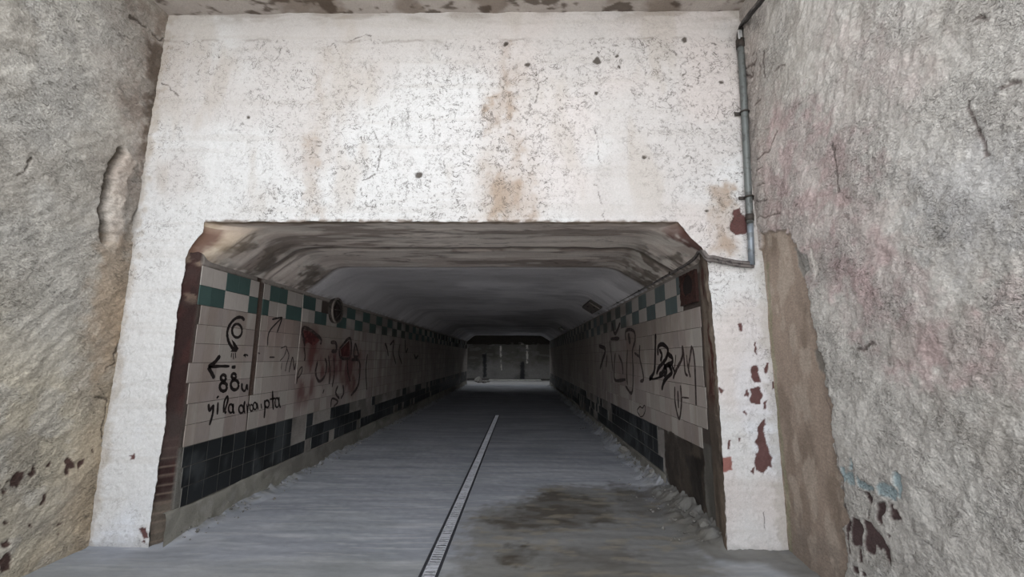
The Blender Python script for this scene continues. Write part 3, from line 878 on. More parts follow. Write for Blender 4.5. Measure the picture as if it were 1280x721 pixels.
cells_w, cells_c = [], []
for r in range(9):
    z1, z0 = ROWS_R[r], ROWS_R[r + 1]
    zc = (z0 + z1) / 2
    ystart = (4.70 if r < 2 else 4.27 + .5 * jag(zc, 3)) if r < 8 else 4.40
    for (y0, y1) in split_cols(ystart, YEND, 4.858 if r < 2 else 4.868, TW):
        if r < 2:
            k = math.floor(((y0 + y1) / 2 - 4.858) / .385)
            cells_c.append((y0, y1, z0, z1, 'grey' if (k % 2 == 1) == (r == 0) else 'pale'))
        else:
            cells_w.append((y0, y1, z0, z1, 'white'))
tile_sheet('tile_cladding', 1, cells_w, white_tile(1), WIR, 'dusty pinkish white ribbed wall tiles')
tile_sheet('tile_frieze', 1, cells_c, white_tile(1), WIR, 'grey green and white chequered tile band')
cells = []
for r in range(3):
    z1, z0 = DADO_R[r], DADO_R[r + 1]
    for (y0, y1) in split_cols(5.80 if r < 2 else 5.62, YEND, 5.82, TW):
        yc = (y0 + y1) / 2
        if yc > 8.4 and random.random() < (.5 if r == 0 else .25): continue
        if 8.5 < yc < 9.0 and r < 2: continue
        cells.append((y0, y1, z0, z1, 'black'))
tile_sheet('tile_dado', 1, cells, black_tile, WIR, 'black tile dado, some tiles lost')

# concrete skirting along the tunnel walls (above the dust)
def skirting(name, side, y0, y1, top, out, label):
    yv = spaced(y0, y1, .02, .2)
    prof = np.linspace(0, 1, 14)
    Yt, T = np.meshgrid(yv, prof)
    face = TL if side < 0 else TR
    hgt = top + .012 * fbm(Yt * 3, Yt * 0, 3, 171)
    Zt = hgt * np.clip(1 - (T - .25) / .75, 0, 1) - .01
    o = np.where(T < .25, -.02 + (out + .02) * T / .25, out + .025 * (T - .25) / .75)
    o = o + (.010 * fbm(Yt * 6, Zt * 9, 4, 172) + .018 * ss(.5, 1, T) * fbm(Yt * 2.5, Zt * 3, 3, 173)) * (T > .2)
    col = np.zeros(Yt.shape + (3,)) + lin(134, 132, 124)
    lay(col, .6 * ss(.0, .5, fbm(Yt * 4, Zt * 5, 4, 174)), lin(112, 110, 102))
    lay(col, .5 * ss(.2, .5, fbm(Yt * 9, Zt * 9, 4, 175)), lin(156, 154, 148))
    lay(col, .5 * ss(.0, .4, fbm(Yt * .7, Zt * 2, 3, 176)), lin(94, 90, 86))
    grid(name, face + o * (1 if side < 0 else -1), Yt, Zt, col, M_CONC, None, flip=side < 0, kind='structure', label=label, cat='skirting')


skirting('baseboard_left', -1, D + .01, YEND, .262, .018, 'rough grey concrete skirting below the black tiles')
skirting('baseboard_right', 1, 5.5, YEND, .192, .012, 'dusty concrete skirting at the foot of the right tunnel wall')

# ------------------------------------------------------------------ TUNNEL CEILING -------------------------------------------------------
yv = spaced(D, YEND, .014, .2)
ts = np.linspace(0, 1, 420)


def profile(zl, zr, top, xl, xr, cl, cr):
    """ceiling section: wall top, sloped haunch, flat, haunch, wall top (rounded corners)"""
    P = np.array([(xl, zl), (cl, top), (cr, top), (xr, zr)])
    s = np.array([0, .16, .84, 1.0])
    x, z = np.interp(ts, s, P[:, 0]), np.interp(ts, s, P[:, 1])
    k = np.ones(31) / 31
    pad = lambda a: np.convolve(np.concatenate([np.full(15, a[0]) + (np.arange(-15, 0)) * (a[1] - a[0]), a, np.full(15, a[-1]) + np.arange(1, 16) * (a[-1] - a[-2])]), k, 'valid')
    return pad(x), pad(z)


def front_profile():
    zl = np.linspace(2.50, ZO, 68); zr = np.linspace(ZO, 2.545, 68)
    xl, xr = eL(zl), eR(zr)
    xm = np.linspace(xl[-1], xr[0], 420 - 136 + 2)[1:-1]
    return np.concatenate([xl, xm, xr]), np.concatenate([zl, np.full(len(xm), ZO), zr])


fx, fz = front_profile()
ix, iz = profile(TOPL, TOPR, 2.858, TL - .012, TR + .012, -2.60, 1.33)
T, Yc = np.meshgrid(ts, yv)
b = ss(0, 1, (Yc - D) / .22)
Xc = fx[None] * (1 - b) + ix[None] * b
Zc = fz[None] * (1 - b) + iz[None] * b
W = Wall(Xc, Yc, lambda x, y: on(2, 2.85, x, y)[:2], 700)
frt = ss(5.98, 5.85, Yc)
inr = ss(0.0, .08, Yc - D)
layer = fbm(Xc * .55, Yc * 5.5, 5, 181)
h = (.007 * layer + .004 * fbm(Xc * 3, Yc * 9, 4, 182)) * (frt * inr) + .0012 * fbm(Xc * 1.5, Yc * 3, 3, 183)
j1 = ss(.09, .02, np.abs(Yc - 4.87 - .03 * fbm(Xc * 2, Xc * 0, 3, 184)))
j2 = ss(.08, .015, np.abs(Yc - 5.92 - .03 * fbm(Xc * 2, Xc * 0 + 4, 3, 185)))
h -= .02 * j1 + .012 * j2
h += .03 * ss(4.9, 4.8, Yc) * inr * 0
wob = np.concatenate([np.zeros(1)])
hm = np.minimum(1, np.minimum(T, 1 - T) / .03)
h = h * hm
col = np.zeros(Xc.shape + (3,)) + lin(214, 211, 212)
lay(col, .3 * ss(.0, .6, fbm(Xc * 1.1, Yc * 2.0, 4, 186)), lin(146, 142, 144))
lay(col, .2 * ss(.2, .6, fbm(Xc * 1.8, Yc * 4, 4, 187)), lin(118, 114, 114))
lay(col, frt, lin(204, 194, 186))
lay(col, .55 * frt * ss(-.3, .3, layer), lin(164, 150, 142))
lay(col, .62 * frt * ss(.12, .42, fbm(Xc * .7, Yc * 3.2, 4, 288) + .30 * fbm(Xc * 4, Yc * 14, 4, 188)), lin(110, 98, 92))
lay(col, .6 * frt * ss(.035, .0, np.abs(fbm(Xc * .5, Yc * 2.4, 4, 189) + .08)), lin(84, 70, 64))
lay(col, .6 * frt * ss(.25, .5, fbm(Xc * 2, Yc * 8, 4, 190)), lin(206, 198, 190))
lay(col, .75 * ss(.10, .02, Yc - D + .03 * W.w1), lin(120, 104, 86))
lay(col, .7 * j1 * hm, lin(76, 66, 60)); lay(col, .55 * j2 * hm, lin(92, 82, 76))
hn = ss(.20, .10, np.minimum(T, 1 - T))                                  # haunches: damp blotches, lime flakes
lay(col, .75 * hn * frt * ss(.0, .35, fbm(T * 16, Yc * 3.5, 4, 191)), lin(96, 88, 80))
lay(col, .7 * hn * frt * ss(.12, .4, fbm(T * 20, Yc * 5, 4, 192)), lin(206, 200, 192))
lay(col, .65 * hn * ss(.30, .04, np.abs(Yc - 4.74)) * ss(-.35, .2, fbm(T * 18, Yc * 4, 4, 193)), lin(84, 76, 70))
lay(col, .65 * hn * ss(.36, .05, np.abs(Yc - 5.72)) * ss(-.35, .2, fbm(T * 18, Yc * 4, 4, 194)), lin(92, 84, 78))
lay(col, .6 * hn * ss(4.3, 3.9, Yc) * (T < .5), lin(168, 150, 124))
lay(col, .9 * hn * ss(4.05, 3.95, Yc + .06 * W.w1) * (T > .5), lin(84, 50, 46))
lay(col, .8 * hn * ss(3.98, 3.9, Yc + .05 * W.w1) * (T < .14), lin(84, 54, 48))
lay(col, .6 * ss(.035, .0, np.minimum(T, 1 - T)) * ss(-.3, .3, W.w1), lin(96, 88, 80))
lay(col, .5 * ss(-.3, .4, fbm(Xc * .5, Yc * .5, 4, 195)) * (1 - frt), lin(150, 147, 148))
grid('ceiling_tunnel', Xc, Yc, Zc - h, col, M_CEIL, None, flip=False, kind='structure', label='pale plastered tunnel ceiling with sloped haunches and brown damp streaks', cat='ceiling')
# earth and concrete mass above and beside the tunnel so no sky leaks in
ms = MB()
ms.box((WL - .6, D + .12, 2.95), (WR + .6, YEND + .25, 5.5))
ms.box((WL - .6, D + .12, -.3), (TL - .16, YEND + .25, 2.96)); ms.box((TR + .16, D + .12, -.3), (WR + .6, YEND + .25, 2.96))
ms.build('wall_mass', M_SLAB, kind='structure', label='concrete mass around the tunnel', cat='wall')

# ------------------------------------------------------------------ FAR LANDING ----------------------------------------------------------
# lintel at the far mouth
xs = np.linspace(TL - .1, TR + .1, 120); zv = np.linspace(2.33, 2.9, 24)
Xg, Zg2 = np.meshgrid(xs, zv)
hh = .03 * fbm(Xg * 4, Zg2 * 4, 4, 201)
col = np.zeros(Xg.shape + (3,)) + lin(70, 66, 62)
lay(col, .9 * ss(.2, .5, fbm(Xg * 3, Zg2 * 8, 4, 202)) * ss(2.5, 2.36, Zg2) * ss(-.8, .2, Xg) * ss(1.3, .9, Xg), lin(190, 186, 180))
Zg2 = Zg2 + .03 * fbm(Xg * 5, Zg2 * 0, 3, 203) * ss(2.6, 2.33, Zg2)
grid('wall_lintel', Xg, YEND + .02 - hh, Zg2, col, M_FAR, None, flip=True, kind='structure', label='broken dark lintel at the far mouth of the tunnel', cat='wall')
# landing walls
LX0, LX1 = -6.5, 5.2
xs = np.linspace(LX0, LX1, 420); zv = np.linspace(-.02, 4.6, 200)
Xg, Zg2 = np.meshgrid(xs, zv)
W = Wall(Xg, Zg2, lambda x, y: (on(1, YFAR, x, y)[0], on(1, YFAR, x, y)[2]), 800)
col = np.zeros(Xg.shape + (3,)) + lin(150, 150, 150)
lay(col, .7 * ss(.0, .5, fbm(Xg * .8, Zg2 * .8, 4, 211)), lin(100, 100, 102))
lay(col, .6 * ss(.6, 1.6, Zg2 + .5 * fbm(Xg, Zg2, 3, 212)), lin(96, 92, 84))
lay(col, .5 * ss(.1, .5, fbm(Xg * 2, Zg2 * 6, 4, 213)), lin(144, 144, 144))
for p in [[(603, 443), (608, 441), (608, 471), (604, 472)], [(650.5, 452), (655.5, 452), (656, 474), (650, 474)]]:
    m = W.poly(p, .06, .05, .3); lay(col, .85 * m, lin(44, 46, 54))
for p, w in [([(626, 433), (626, 445)], .045), ([(659, 432), (659, 453)], .055), ([(626, 450), (627, 462)], .03)]:
    m = W.line(p, w, .03, .03); lay(col, .95 * m * ss(-.7, -.1, fbm(Xg * 4, Zg2 * 4, 4, 214)), lin(236, 234, 230))
m = ss(.16, .02, Zg2); lay(col, .8 * m, lin(50, 48, 48))
grid('wall_far', Xg, YFAR - .02 * fbm(Xg * 2, Zg2 * 2, 4, 215), Zg2, col, M_FAR, None, kind='structure', label='grimy grey wall closing the landing beyond the tunnel, white lime runs', cat='wall')
lb = MB()
lb.box((LX0 - .3, YEND, -.3), (LX0, YFAR + .3, 4.6)); lb.box((LX1, YEND, -.3), (LX1 + .3, YFAR + .3, 4.6))
lb.box((LX0, YEND + .05, -.05), (TL - .012, YEND + .3, 4.6)); lb.box((TR + .012, YEND + .05, -.05), (LX1, YEND + .3, 4.6)); lb.box((TL - .2, YEND + .06, 2.36), (TR + .2, YEND + .3, 4.6))
lb.build('wall_landing', M_SLAB, kind='structure', label='side walls of the far landing', cat='wall')
lf = MB(); lf.box((LX0, YEND, -.3), (-3.2, YFAR, -.010)); lf.box((WR + .05, YEND, -.3), (LX1, YFAR, -.002))
lf.build('floor_landing', M_SLAB, kind='structure', label='concrete floor of the far landing', cat='floor')
lr = MB(); lr.box((LX0, YEND + .2, 2.95), (LX1, 26.6, 3.2)); lr.box((LX0, 28.2, 2.75), (LX1, YFAR + .3, 3.0))  # added roof, out of view; its gap sets how much sky lights the landing
lr.build('ceiling_landing_added', M_SLAB, kind='structure', label='unseen concrete roof strips added over the far landing to limit its daylight', cat='ceiling')
# low pale kerb at the foot of the far wall
kb = MB(); kb.box((-2.05, 29.6, -.02), (1.55, 30.5, .075))
M_KERB = mat_plain('pale_dusty_concrete', (186, 184, 182), .9, 0, .12, 8, .3)
kb.build('trim_kerb', M_KERB, bevel=.02, kind='structure', label='low pale kerb at the foot of the far wall', cat='kerb')

# ------------------------------------------------------------------ DRAIN ----------------------------------------------------------------
dx = lambda y: DX0 + DS * y
ch = MB()
for (a, b, z0, z1) in [(-FW - .004, -GW, -.06, .006), (GW, FW + .004, -.06, .006), (-FW, FW, -.065, -.055)]:
    n = 20
    for i in range(n):
        y0, y1 = YD0 + (YD1 - YD0) * i / n, YD0 + (YD1 - YD0) * (i + 1) / n
        vs = [(dx(y0) + a, y0, z0), (dx(y0) + b, y0, z0), (dx(y1) + b, y1, z0), (dx(y1) + a, y1, z0), (dx(y0) + a, y0, z1), (dx(y0) + b, y0, z1), (dx(y1) + b, y1, z1), (dx(y1) + a, y1, z1)]
        ch.add(vs, [(0, 3, 2, 1), (4, 5, 6, 7), (0, 1, 5, 4), (1, 2, 6, 5), (2, 3, 7, 6), (3, 0, 4, 7)])
ch.build('drain_channel', M_CHANNEL, label='long dark steel channel drain sunk in the concrete floor', cat='drain')


def grate_mesh(L, sd):
    rg = random.Random(sd)
    g = MB()
    w = GW - .002
    g.box((-w, 0, -.016), (-w + .006, L, -.001)); g.box((w - .006, 0, -.016), (w, L, -.001))
    g.box((-w, .002, -.014), (w, .036, .001)); g.box((-w, L - .036, -.014), (w, L - .002, .001))
    y = .052
    while y < L - .06:
        g.box((-w, y, -.004), (w, y + .023 + rg.uniform(-.002, .002) + (.018 if rg.random() < .16 else 0), -.0005 + rg.uniform(-.001, .001)))
        y += .042
    return g


GL = 1.0
names = ['nearest the camera', 'second from the near end', 'third from the near end', 'fourth from the near end', 'fifth from the near end', 'sixth from the near end', 'fourth from the far end', 'third from the far end', 'second from the far end', 'last at the far dark end']
proto = None
k = 0
y = YD1 - 10 * (GL - .005) + .0
gl = (YD1 - YD0) / 10
for k in range(10):
    y = YD0 + gl * k
    if proto is None:
        o = proto = grate_mesh(gl - .006, 3).build('drain_grate', M_GALV)
    else:
        o = proto.copy(); COL.objects.link(o)
    o.location = (dx(y), y, .0035 if k != 8 else .006)
    o.rotation_euler = (0, 0, -math.atan(DS))
    o['label'] = 'galvanised slotted drain grate length in the floor, ' + names[k]
    o['category'] = 'drain grate'
    o['group'] = 'drain grates along the tunnel floor'

# ------------------------------------------------------------------ CONDUIT AND CABLES ---------------------------------------------------
def fpt(x, y, off): p = on(1, D - off, x, y); return tuple(p)


root = put(bpy.data.objects.new('conduit_pipe', None), label='vertical grey green steel conduit pipe on the white wall beside the right corner', cat='pipe')
pb = fpt(939.5, 329, .045)
root.location = pb
bpy.context.view_layer.update()


def child(o, parent):
    o.parent = parent
    o.matrix_parent_inverse = Matrix.Translation(parent.location).inverted()
    return o


pts = [fpt(x, y, .045) for x, y in [(925.5, 56), (927.5, 85), (930, 130), (932.5, 180), (935, 230), (937.5, 280)]]
b = MB(); b.tube(smoothpts(pts, 4), .031, 14)
child(b.build('pipe_run', M_PIPE, True), root)
M_PIPE2 = mat_plain('bluish_grey_steel', (126, 134, 142), .4, .35, .15, 24, .2, rgb2=(104, 108, 112))
b = MB(); b.tube([fpt(937.2, 272, .045), fpt(938.5, 300, .045), fpt(939.6, 331, .045)], .027, 14)
o = child(b.build('pipe_tail', M_PIPE2, True), root); o['label'] = 'bluish grey lower pipe length'
for q0, q1, rr in (((925.2, 50), (925.8, 60), .04), ((937, 268), (937.3, 276), .036)):
    b = MB(); b.tube([fpt(*q0, .045), fpt(*q1, .045)], rr, 14)
    child(b.build('coupling', M_GRIME, True), root)
for (x, y) in [(930.5, 140), (936, 246)]:
    p = fpt(x, y, .045)
    b = MB()
    rad = .037
    ring = [(p[0] + rad * math.cos(a), p[1] + rad * math.sin(a), p[2]) for a in np.linspace(0, 2 * math.pi, 17)]
    b.tube(ring, .008, 6, False)
    b.box((p[0] - .075, D - .02, p[2] - .014), (p[0] + .06, D - .006, p[2] + .014))
    child(b.build('wall_clip', M_GRIME, True), root)

# feed coming down the corner into the pipe
def rpt(x, y, off): p = on(0, WR - off, x, y); return tuple(p)


c0 = fpt(925.4, 54, .045)
up1 = [c0, fpt(925.3, 42, .045), fpt(929, 30, .05), rpt(938, 17, .14), rpt(948, 5, .13), rpt(956, -6, .12), rpt(966, -20, .12)]
root2 = put(bpy.data.objects.new('feed_cable', None), label='black twin cable bending from the top right corner into the conduit pipe', cat='cable')
root2.location = c0
bpy.context.view_layer.update()
for s in (-1, 1):
    b = MB(); b.tube(smoothpts([(p[0] + s * .014, p[1] - .008 * s, p[2] + .004 * s) for p in up1], 6), .017, 9)
    child(b.build('cable_strand', M_DARKCABLE, True), root2)
b = MB(); q = fpt(925.3, 43, .075); b.box((q[0] - .018, q[1] - .006, q[2] - .05), (q[0] + .018, q[1] + .012, q[2] + .05))
M_BRIGHT = mat_plain('bright_metal_band', (226, 228, 230), .3, .6, .1, 20, .1)
o = child(b.build('metal_band', M_BRIGHT, bevel=.004), root2); o['label'] = 'bright metal band'

# wire along the front wall and on into the tunnel over the right-hand tiles
zc = 2.60
run = [fpt(942, 331, .04), fpt(925, 330, .035), fpt(905, 326.5, .035), fpt(892, 323.5, .035), fpt(884, 322.5, .04)]
inn = [(TR - .10, D + .12, 2.615), (TR - .05, D + .45, 2.60), (TR - .035, 5.2, 2.597), (TR - .03, 7.3, 2.605), (TR - .03, 10.5, 2.612), (TR - .03, 15, 2.62), (TR - .03, 20, 2.63), (TR - .03, 24.9, 2.63)]
root3 = put(bpy.data.objects.new('wall_cable', None), label='grey cable pair from the pipe foot into the tunnel above the right-hand tiles', cat='cable')
root3.location = run[0]
bpy.context.view_layer.update()
for s, r, mt in ((1, .019, M_CABLE), (-1, .016, M_CABLE)):
    P = [(p[0], p[1] - .004 * s, p[2] + .013 * s) for p in run] + [(p[0] + (.004 if s > 0 else 0), p[1], p[2] + .018 * s) for p in inn]
    b = MB(); b.tube(smoothpts(P, 8), r, 9)
    child(b.build('cable_strand', mt, True), root3)
for y in (4.9, 6.2, 7.6, 9.4, 11.5):
    b = MB()
    b.box((TR - .055, y - .012, 2.565), (TR - .001, y + .012, 2.575)); b.box((TR - .056, y - .012, 2.565), (TR - .050, y + .012, 2.645))
    child(b.build('cable_clip', M_GRIME), root3)

# ------------------------------------------------------------------ FITTINGS -------------------------------------------------------------
# rusted switch recess at the right-hand jamb: plate with an oval hole
y0, y1, z0, z1 = 4.275, 4.70, 2.165, 2.50
root4 = put(bpy.data.objects.new('rusted_switch_box', None), label='rust-red switch box with an empty oval hole on the right tunnel wall below the cable', cat='switch box')
root4.location = (TR, (y0 + y1) / 2, z0)
bpy.context.view_layer.update()
n = 40
vs, fs = [], []
yc, zc2 = (y0 + y1) / 2 + .02, (z0 + z1) / 2 + .025
for lay_x in (TR - .022, TR + .008):
    for kk in range(n):
        a = 2 * math.pi * kk / n
        ca, sa = math.cos(a), math.sin(a)
        s = 1 / max(abs(ca), abs(sa))
        vs.append((lay_x + .004 * math.sin(kk * 2.3), (y0 + y1) / 2 + ca * s * (y1 - y0) / 2, (z0 + z1) / 2 + sa * s * (z1 - z0) / 2))
    for kk in range(n):
        a = 2 * math.pi * kk / n
        vs.append((lay_x, yc + .15 * math.cos(a), zc2 + .125 * math.sin(a)))
for kk in range(n):
    k2 = (kk + 1) % n
    o1, i1, o2, i2 = 0, n, 2 * n, 3 * n
    fs += [(o1 + kk, i1 + kk, i1 + k2, o1 + k2), (o2 + kk, o2 + k2, i2 + k2, i2 + kk), (o1 + kk, o1 + k2, o2 + k2, o2 + kk), (i1 + kk, i2 + kk, i2 + k2, i1 + k2)]
b = MB(); b.add(vs, fs)
child(b.build('cover_frame', M_RUST), root4)
b = MB(); b.box((TR + .0, y0 + .01, z0 + .01), (TR + .012, y1 - .01, z1 - .01)); 
o = child(b.build('hole_shade_plate', M_VOID), root4); o['label'] = 'back plate coloured near-black as the shade inside the hole'  # near-black colour stands in for the shade of a deep hole
b = MB()
for kk in range(5): b.box((TR - .012, yc - .07 + kk * .03, z0 + .075), (TR + .004, yc - .058 + kk * .03, z0 + .10 + .012 * (kk % 2)))
child(b.build('terminal_strip', M_RUST), root4)

# round lamp housing on the left wall, high on the frieze
ly, lz = 6.86, 2.335
root5 = put(bpy.data.objects.new('bulkhead_lamp', None), label='round dark bulkhead lamp with a cage on the left tunnel wall, breaking the chequered band', cat='lamp')
root5.location = (TL, ly, lz)
bpy.context.view_layer.update()
b = MB(); b.tube([(TL - .01, ly, lz), (TL + .05, ly, lz), (TL + .055, ly, lz)], [.205, .205, .19], 28)
child(b.build('housing', M_GRIME), root5)
b = MB(); b.tube([(TL + .06, ly + .195 * math.cos(a), lz + .195 * math.sin(a)) for a in np.linspace(0, 2 * math.pi, 33)], .017, 8, False)
o = child(b.build('rim', M_PLATE, True), root5); o['label'] = 'worn grey rim'
b = MB()
b.tube([(TL + .05, ly, lz), (TL + .085, ly, lz), (TL + .105, ly, lz)], [.12, .10, .03], 20)
child(b.build('lamp_glass', M_VOID, True), root5)
b = MB()
for a in (0, 1.05, 2.1):
    b.tube([(TL + .06 + .07 * math.sin(math.pi * t), ly + .19 * math.cos(a) * (1 - 2 * t), lz + .19 * math.sin(a) * (1 - 2 * t)) for t in np.linspace(0, 1, 13)], .007, 6)
child(b.build('cage', M_GRIME, True), root5)

# junction boxes on the right haunch
A0, A1 = Vector((1.33, 0, 2.858)), Vector((TR, 0, TOPR))
ev = (A1 - A0).normalized(); nv = Vector((ev.z, 0, -ev.x))
if nv.z > 0: nv = -nv


def on_haunch(x, y):
    d = ray(x, y); nn = np.array(nv)
    t = ((np.array(A0) - [0, 0, HC]) @ nn) / (d @ nn)
    return np.array([0, 0, HC]) + d * t


def junction(corners, mat_a, label, th):
    P = [on_haunch(*c) for c in corners]
    ya, yb = min(p[1] for p in P), max(p[1] for p in P)
    sv = [(Vector(p) - Vector((A0.x, p[1], A0.z))).dot(ev) for p in P]
    s0, s1 = max(.03, min(sv)), min(.44, max(sv))
    yc = (ya + yb) / 2; hl = min(.5, (yb - ya) / 2)
    M = Matrix.Translation(Vector((A0.x, yc, A0.z)) + ev * ((s0 + s1) / 2)) @ Matrix((ev, Vector((0, 1, 0)), nv)).transposed().to_4x4()
    r = put(bpy.data.objects.new('junction_box', None), label=label, cat='junction box', group='boxes on the ceiling haunch')
    r.location = M.translation
    bpy.context.view_layer.update()
    w = (s1 - s0) / 2
    b = MB(); b.box((-w, -hl, -.03), (w, hl, th * .7), M)
    child(b.build('box_body', M_GRIME, bevel=.008), r)
    b = MB(); b.box((-w * .94, -hl * .94, th * .7), (w * .94, hl * .94, th), M)
    child(b.build('cover', mat_a, bevel=.006), r)
    for (u, v) in ((-.55, -.1), (.45, .5), (.1, -.75)):
        b = MB(); c = M @ Vector((u * w, v * hl, th)); b.tube([c - nv * .004, c + nv * .012], .022, 10)
        child(b.build('knockout', M_VOID), r)


junction([(742.5, 371), (757.6, 387), (742, 394), (730, 380.5)], M_PLATE, 'stained grey junction box on the right ceiling haunch, the nearer and larger', .07)
junction([(700, 409), (706, 408), (709, 413), (703, 416)], M_KERB, 'small pale junction box on the right ceiling haunch deep in the tunnel', .07)

# ------------------------------------------------------------------ GRAFFITI -------------------------------------------------------------
def ell(cx, cy, rx, ry, a0=0, a1=2 * math.pi, n=15): return [(cx + rx * math.cos(a), cy + ry * math.sin(a)) for a in np.linspace(a0, a1, n)]


def strokes(name, side, conv, items, mat, label, fills=(), lift=.0022, thick=1.0):
    b = MB()
    face = (TL + lift) if side < 0 else (TR - lift)
    back = (TL + .0004) if side < 0 else (TR - .0004)
    rg = random.Random(len(items))
    for pts, w in items:
        P = [np.array(q) for q in smoothpts([conv(*p) for p in pts], 5)]
        vs, fs = [], []
        n = len(P)
        for i in range(n):
            t = P[min(i + 1, n - 1)] - P[max(i - 1, 0)]
            t = t / (np.linalg.norm(t) + 1e-9)
            nn = np.array([-t[1], t[0]])
            ww = thick * w * (.55 if i in (0, n - 1) else 1) * rg.uniform(.85, 1.15) / 2
            for q in (P[i] + nn * ww, P[i] - nn * ww):
                vs.append((face, q[0], q[1]))
            for q in (P[i] + nn * ww, P[i] - nn * ww):
                vs.append((back, q[0], q[1]))
        for i in range(n - 1):
            a, c = 4 * i, 4 * i + 4
            fs += [(a, a + 1, c + 1, c), (a, c, c + 2, a + 2), (a + 1, a + 3, c + 3, c + 1)]
        b.add(vs, fs)
    for pts in fills:
        P = [conv(*p) for p in pts]
        n = len(P)
        b.add([(face - .0003 * (1 if side < 0 else -1), p[0], p[1]) for p in P], [tuple(range(n))])
    o = b.build(name, mat)
    o.parent = WIL if side < 0 else WIR
    o['label'] = label
    return o


g = crop(tl, 220, 380, 4.506)
strokes('graffiti_arrow', -1, g, [([(385, 92), (370, 76), (345, 76), (318, 95), (298, 125), (288, 160), (292, 200), (305, 230), (328, 262)], .034), (ell(343, 150, 28, 38), .03),
                                  ([(312, 275), (310, 300)], .010), ([(322, 275), (324, 312)], .010), ([(333, 272), (336, 305)], .010)], M_BLACK, 'black hooked arrow around a circle', [[(312, 198), (330, 215), (352, 250), (340, 270), (305, 268), (325, 245)]])
strokes('graffiti_arrow', -1, g, [([(248, 290), (215, 330), (180, 355)], .036), ([(180, 355), (195, 380), (215, 418)], .034), ([(180, 355), (240, 350), (300, 350)], .026), ([(312, 355), (335, 354)], .03), ([(378, 290), (395, 285), (405, 292)], .016), ([(385, 280), (390, 300)], .014)], M_BLACK, 'black spray-painted arrow pointing left', thick=1.2)
strokes('graffiti_number', -1, g, [(ell(266, 415, 14, 17), .026), (ell(266, 466, 20, 24), .028), (ell(325, 405, 12, 14), .026), (ell(330, 455, 22, 28), .028), ([(370, 445), (372, 478), (388, 488), (398, 455), (402, 485)], .022)], M_BLACK, 'black hand-painted 88', thick=1.25)
strokes('graffiti_lettering', -1, g, [([(182, 562), (188, 600), (208, 572), (207, 610), (200, 640), (188, 682)], .022), ([(236, 552), (232, 622)], .022), ([(232, 518), (236, 528)], .026), ([(266, 612), (272, 550), (288, 520), (290, 545), (275, 600), (282, 614)], .02),
                                      (ell(308, 588, 13, 24), .018), ([(322, 560), (320, 600), (328, 616)], .02), (ell(366, 592, 13, 22), .018), ([(386, 546), (382, 590), (386, 612)], .022), ([(398, 562), (402, 612)], .016), ([(402, 580), (414, 564)], .014),
                                      (ell(424, 584, 9, 18), .014), (ell(444, 574, 10, 20), .015), ([(456, 556), (462, 594)], .016), ([(478, 560), (482, 590)], .014), ([(498, 540), (500, 590), (496, 642)], .022), (ell(512, 562, 12, 20), .018), ([(543, 488), (545, 560), (548, 594)], .024), ([(528, 536), (560, 530)], .02), (ell(568, 555, 11, 26), .018), ([(580, 522), (580, 560), (588, 584)], .02)], M_BLACK, 'black handwritten line below the 88', thick=1.3)
g = crop(tl, 300, 320, 4.51)
strokes('graffiti_arrow', -1, g, [([(155, 505), (158, 450), (175, 410), (238, 345)], .018), ([(180, 357), (210, 350), (238, 345)], .022), ([(238, 345), (225, 385), (208, 432)], .02)], M_BLACK, 'thin black arrow pointing up')
strokes('graffiti_scribble', -1, g, [([(275, 655), (285, 610), (297, 570), (305, 640), (315, 600)], .022), ([(228, 520), (262, 510), (250, 560), (225, 590)], .014), ([(235, 600), (232, 640)], .012), ([(262, 520), (275, 560), (262, 610), (255, 650)], .016), ([(165, 570), (195, 570)], .02), ([(318, 720), (330, 650), (350, 625), (345, 660), (325, 690)], .022), ([(100, 545), (112, 550)], .02)], M_FADED, 'faded black scribbles')
g = crop(tl, 370, 390, 5.55)
strokes('graffiti_shape', -1, g, [([(60, 235), (45, 115), (95, 122), (140, 155), (175, 192), (168, 225)], .05), ([(300, 255), (375, 180), (376, 310), (310, 316), (300, 255)], .05), ([(240, 210), (275, 215), (278, 268), (245, 272)], .06), ([(55, 240), (62, 300), (58, 340)], .03), ([(150, 340), (135, 420), (160, 480), (200, 440), (212, 360), (200, 320)], .045), ([(410, 215), (400, 300), (432, 300), (412, 215)], .05), ([(380, 330), (440, 345), (432, 500), (380, 580)], .06), ([(495, 290), (485, 400), (490, 540)], .05), ([(290, 510), (275, 560), (300, 600)], .045), ([(325, 505), (330, 560), (310, 600)], .045), ([(240, 660), (250, 600), (290, 620), (260, 655)], .035), ([(195, 535), (185, 565)], .03), ([(225, 300), (235, 420), (230, 500)], .04), ([(260, 300), (265, 420), (250, 520)], .04), ([(355, 330), (360, 420), (375, 480)], .045)], M_FADED, 'dark outlines of faded red spray-painted shapes')
strokes('graffiti_shape', -1, g, [], M_RED, 'dark red spray-painted fills', [[(50, 125), (95, 128), (135, 158), (165, 195), (120, 235), (85, 210), (62, 222)], [(308, 258), (370, 195), (370, 305), (315, 310)]], lift=.0016)
g = crop(tl, 370, 360, 4.004)
strokes('graffiti_scribble', -1, g, [([(445, 275), (455, 300), (462, 340)], .06), ([(470, 285), (490, 265), (485, 320), (500, 380)], .06), ([(520, 280), (515, 330), (530, 380)], .06), ([(545, 260), (550, 320), (560, 300)], .07), ([(590, 330), (600, 350), (612, 335)], .07)], M_FADED, 'faint scribbles deep along the wall')
strokes('graffiti_drip', -1, crop(tl, 300, 320, 4.51), [([(357, 215), (350, 330), (338, 450), (322, 600), (310, 720)], .012)], M_PALE, 'pale vertical lime drip')

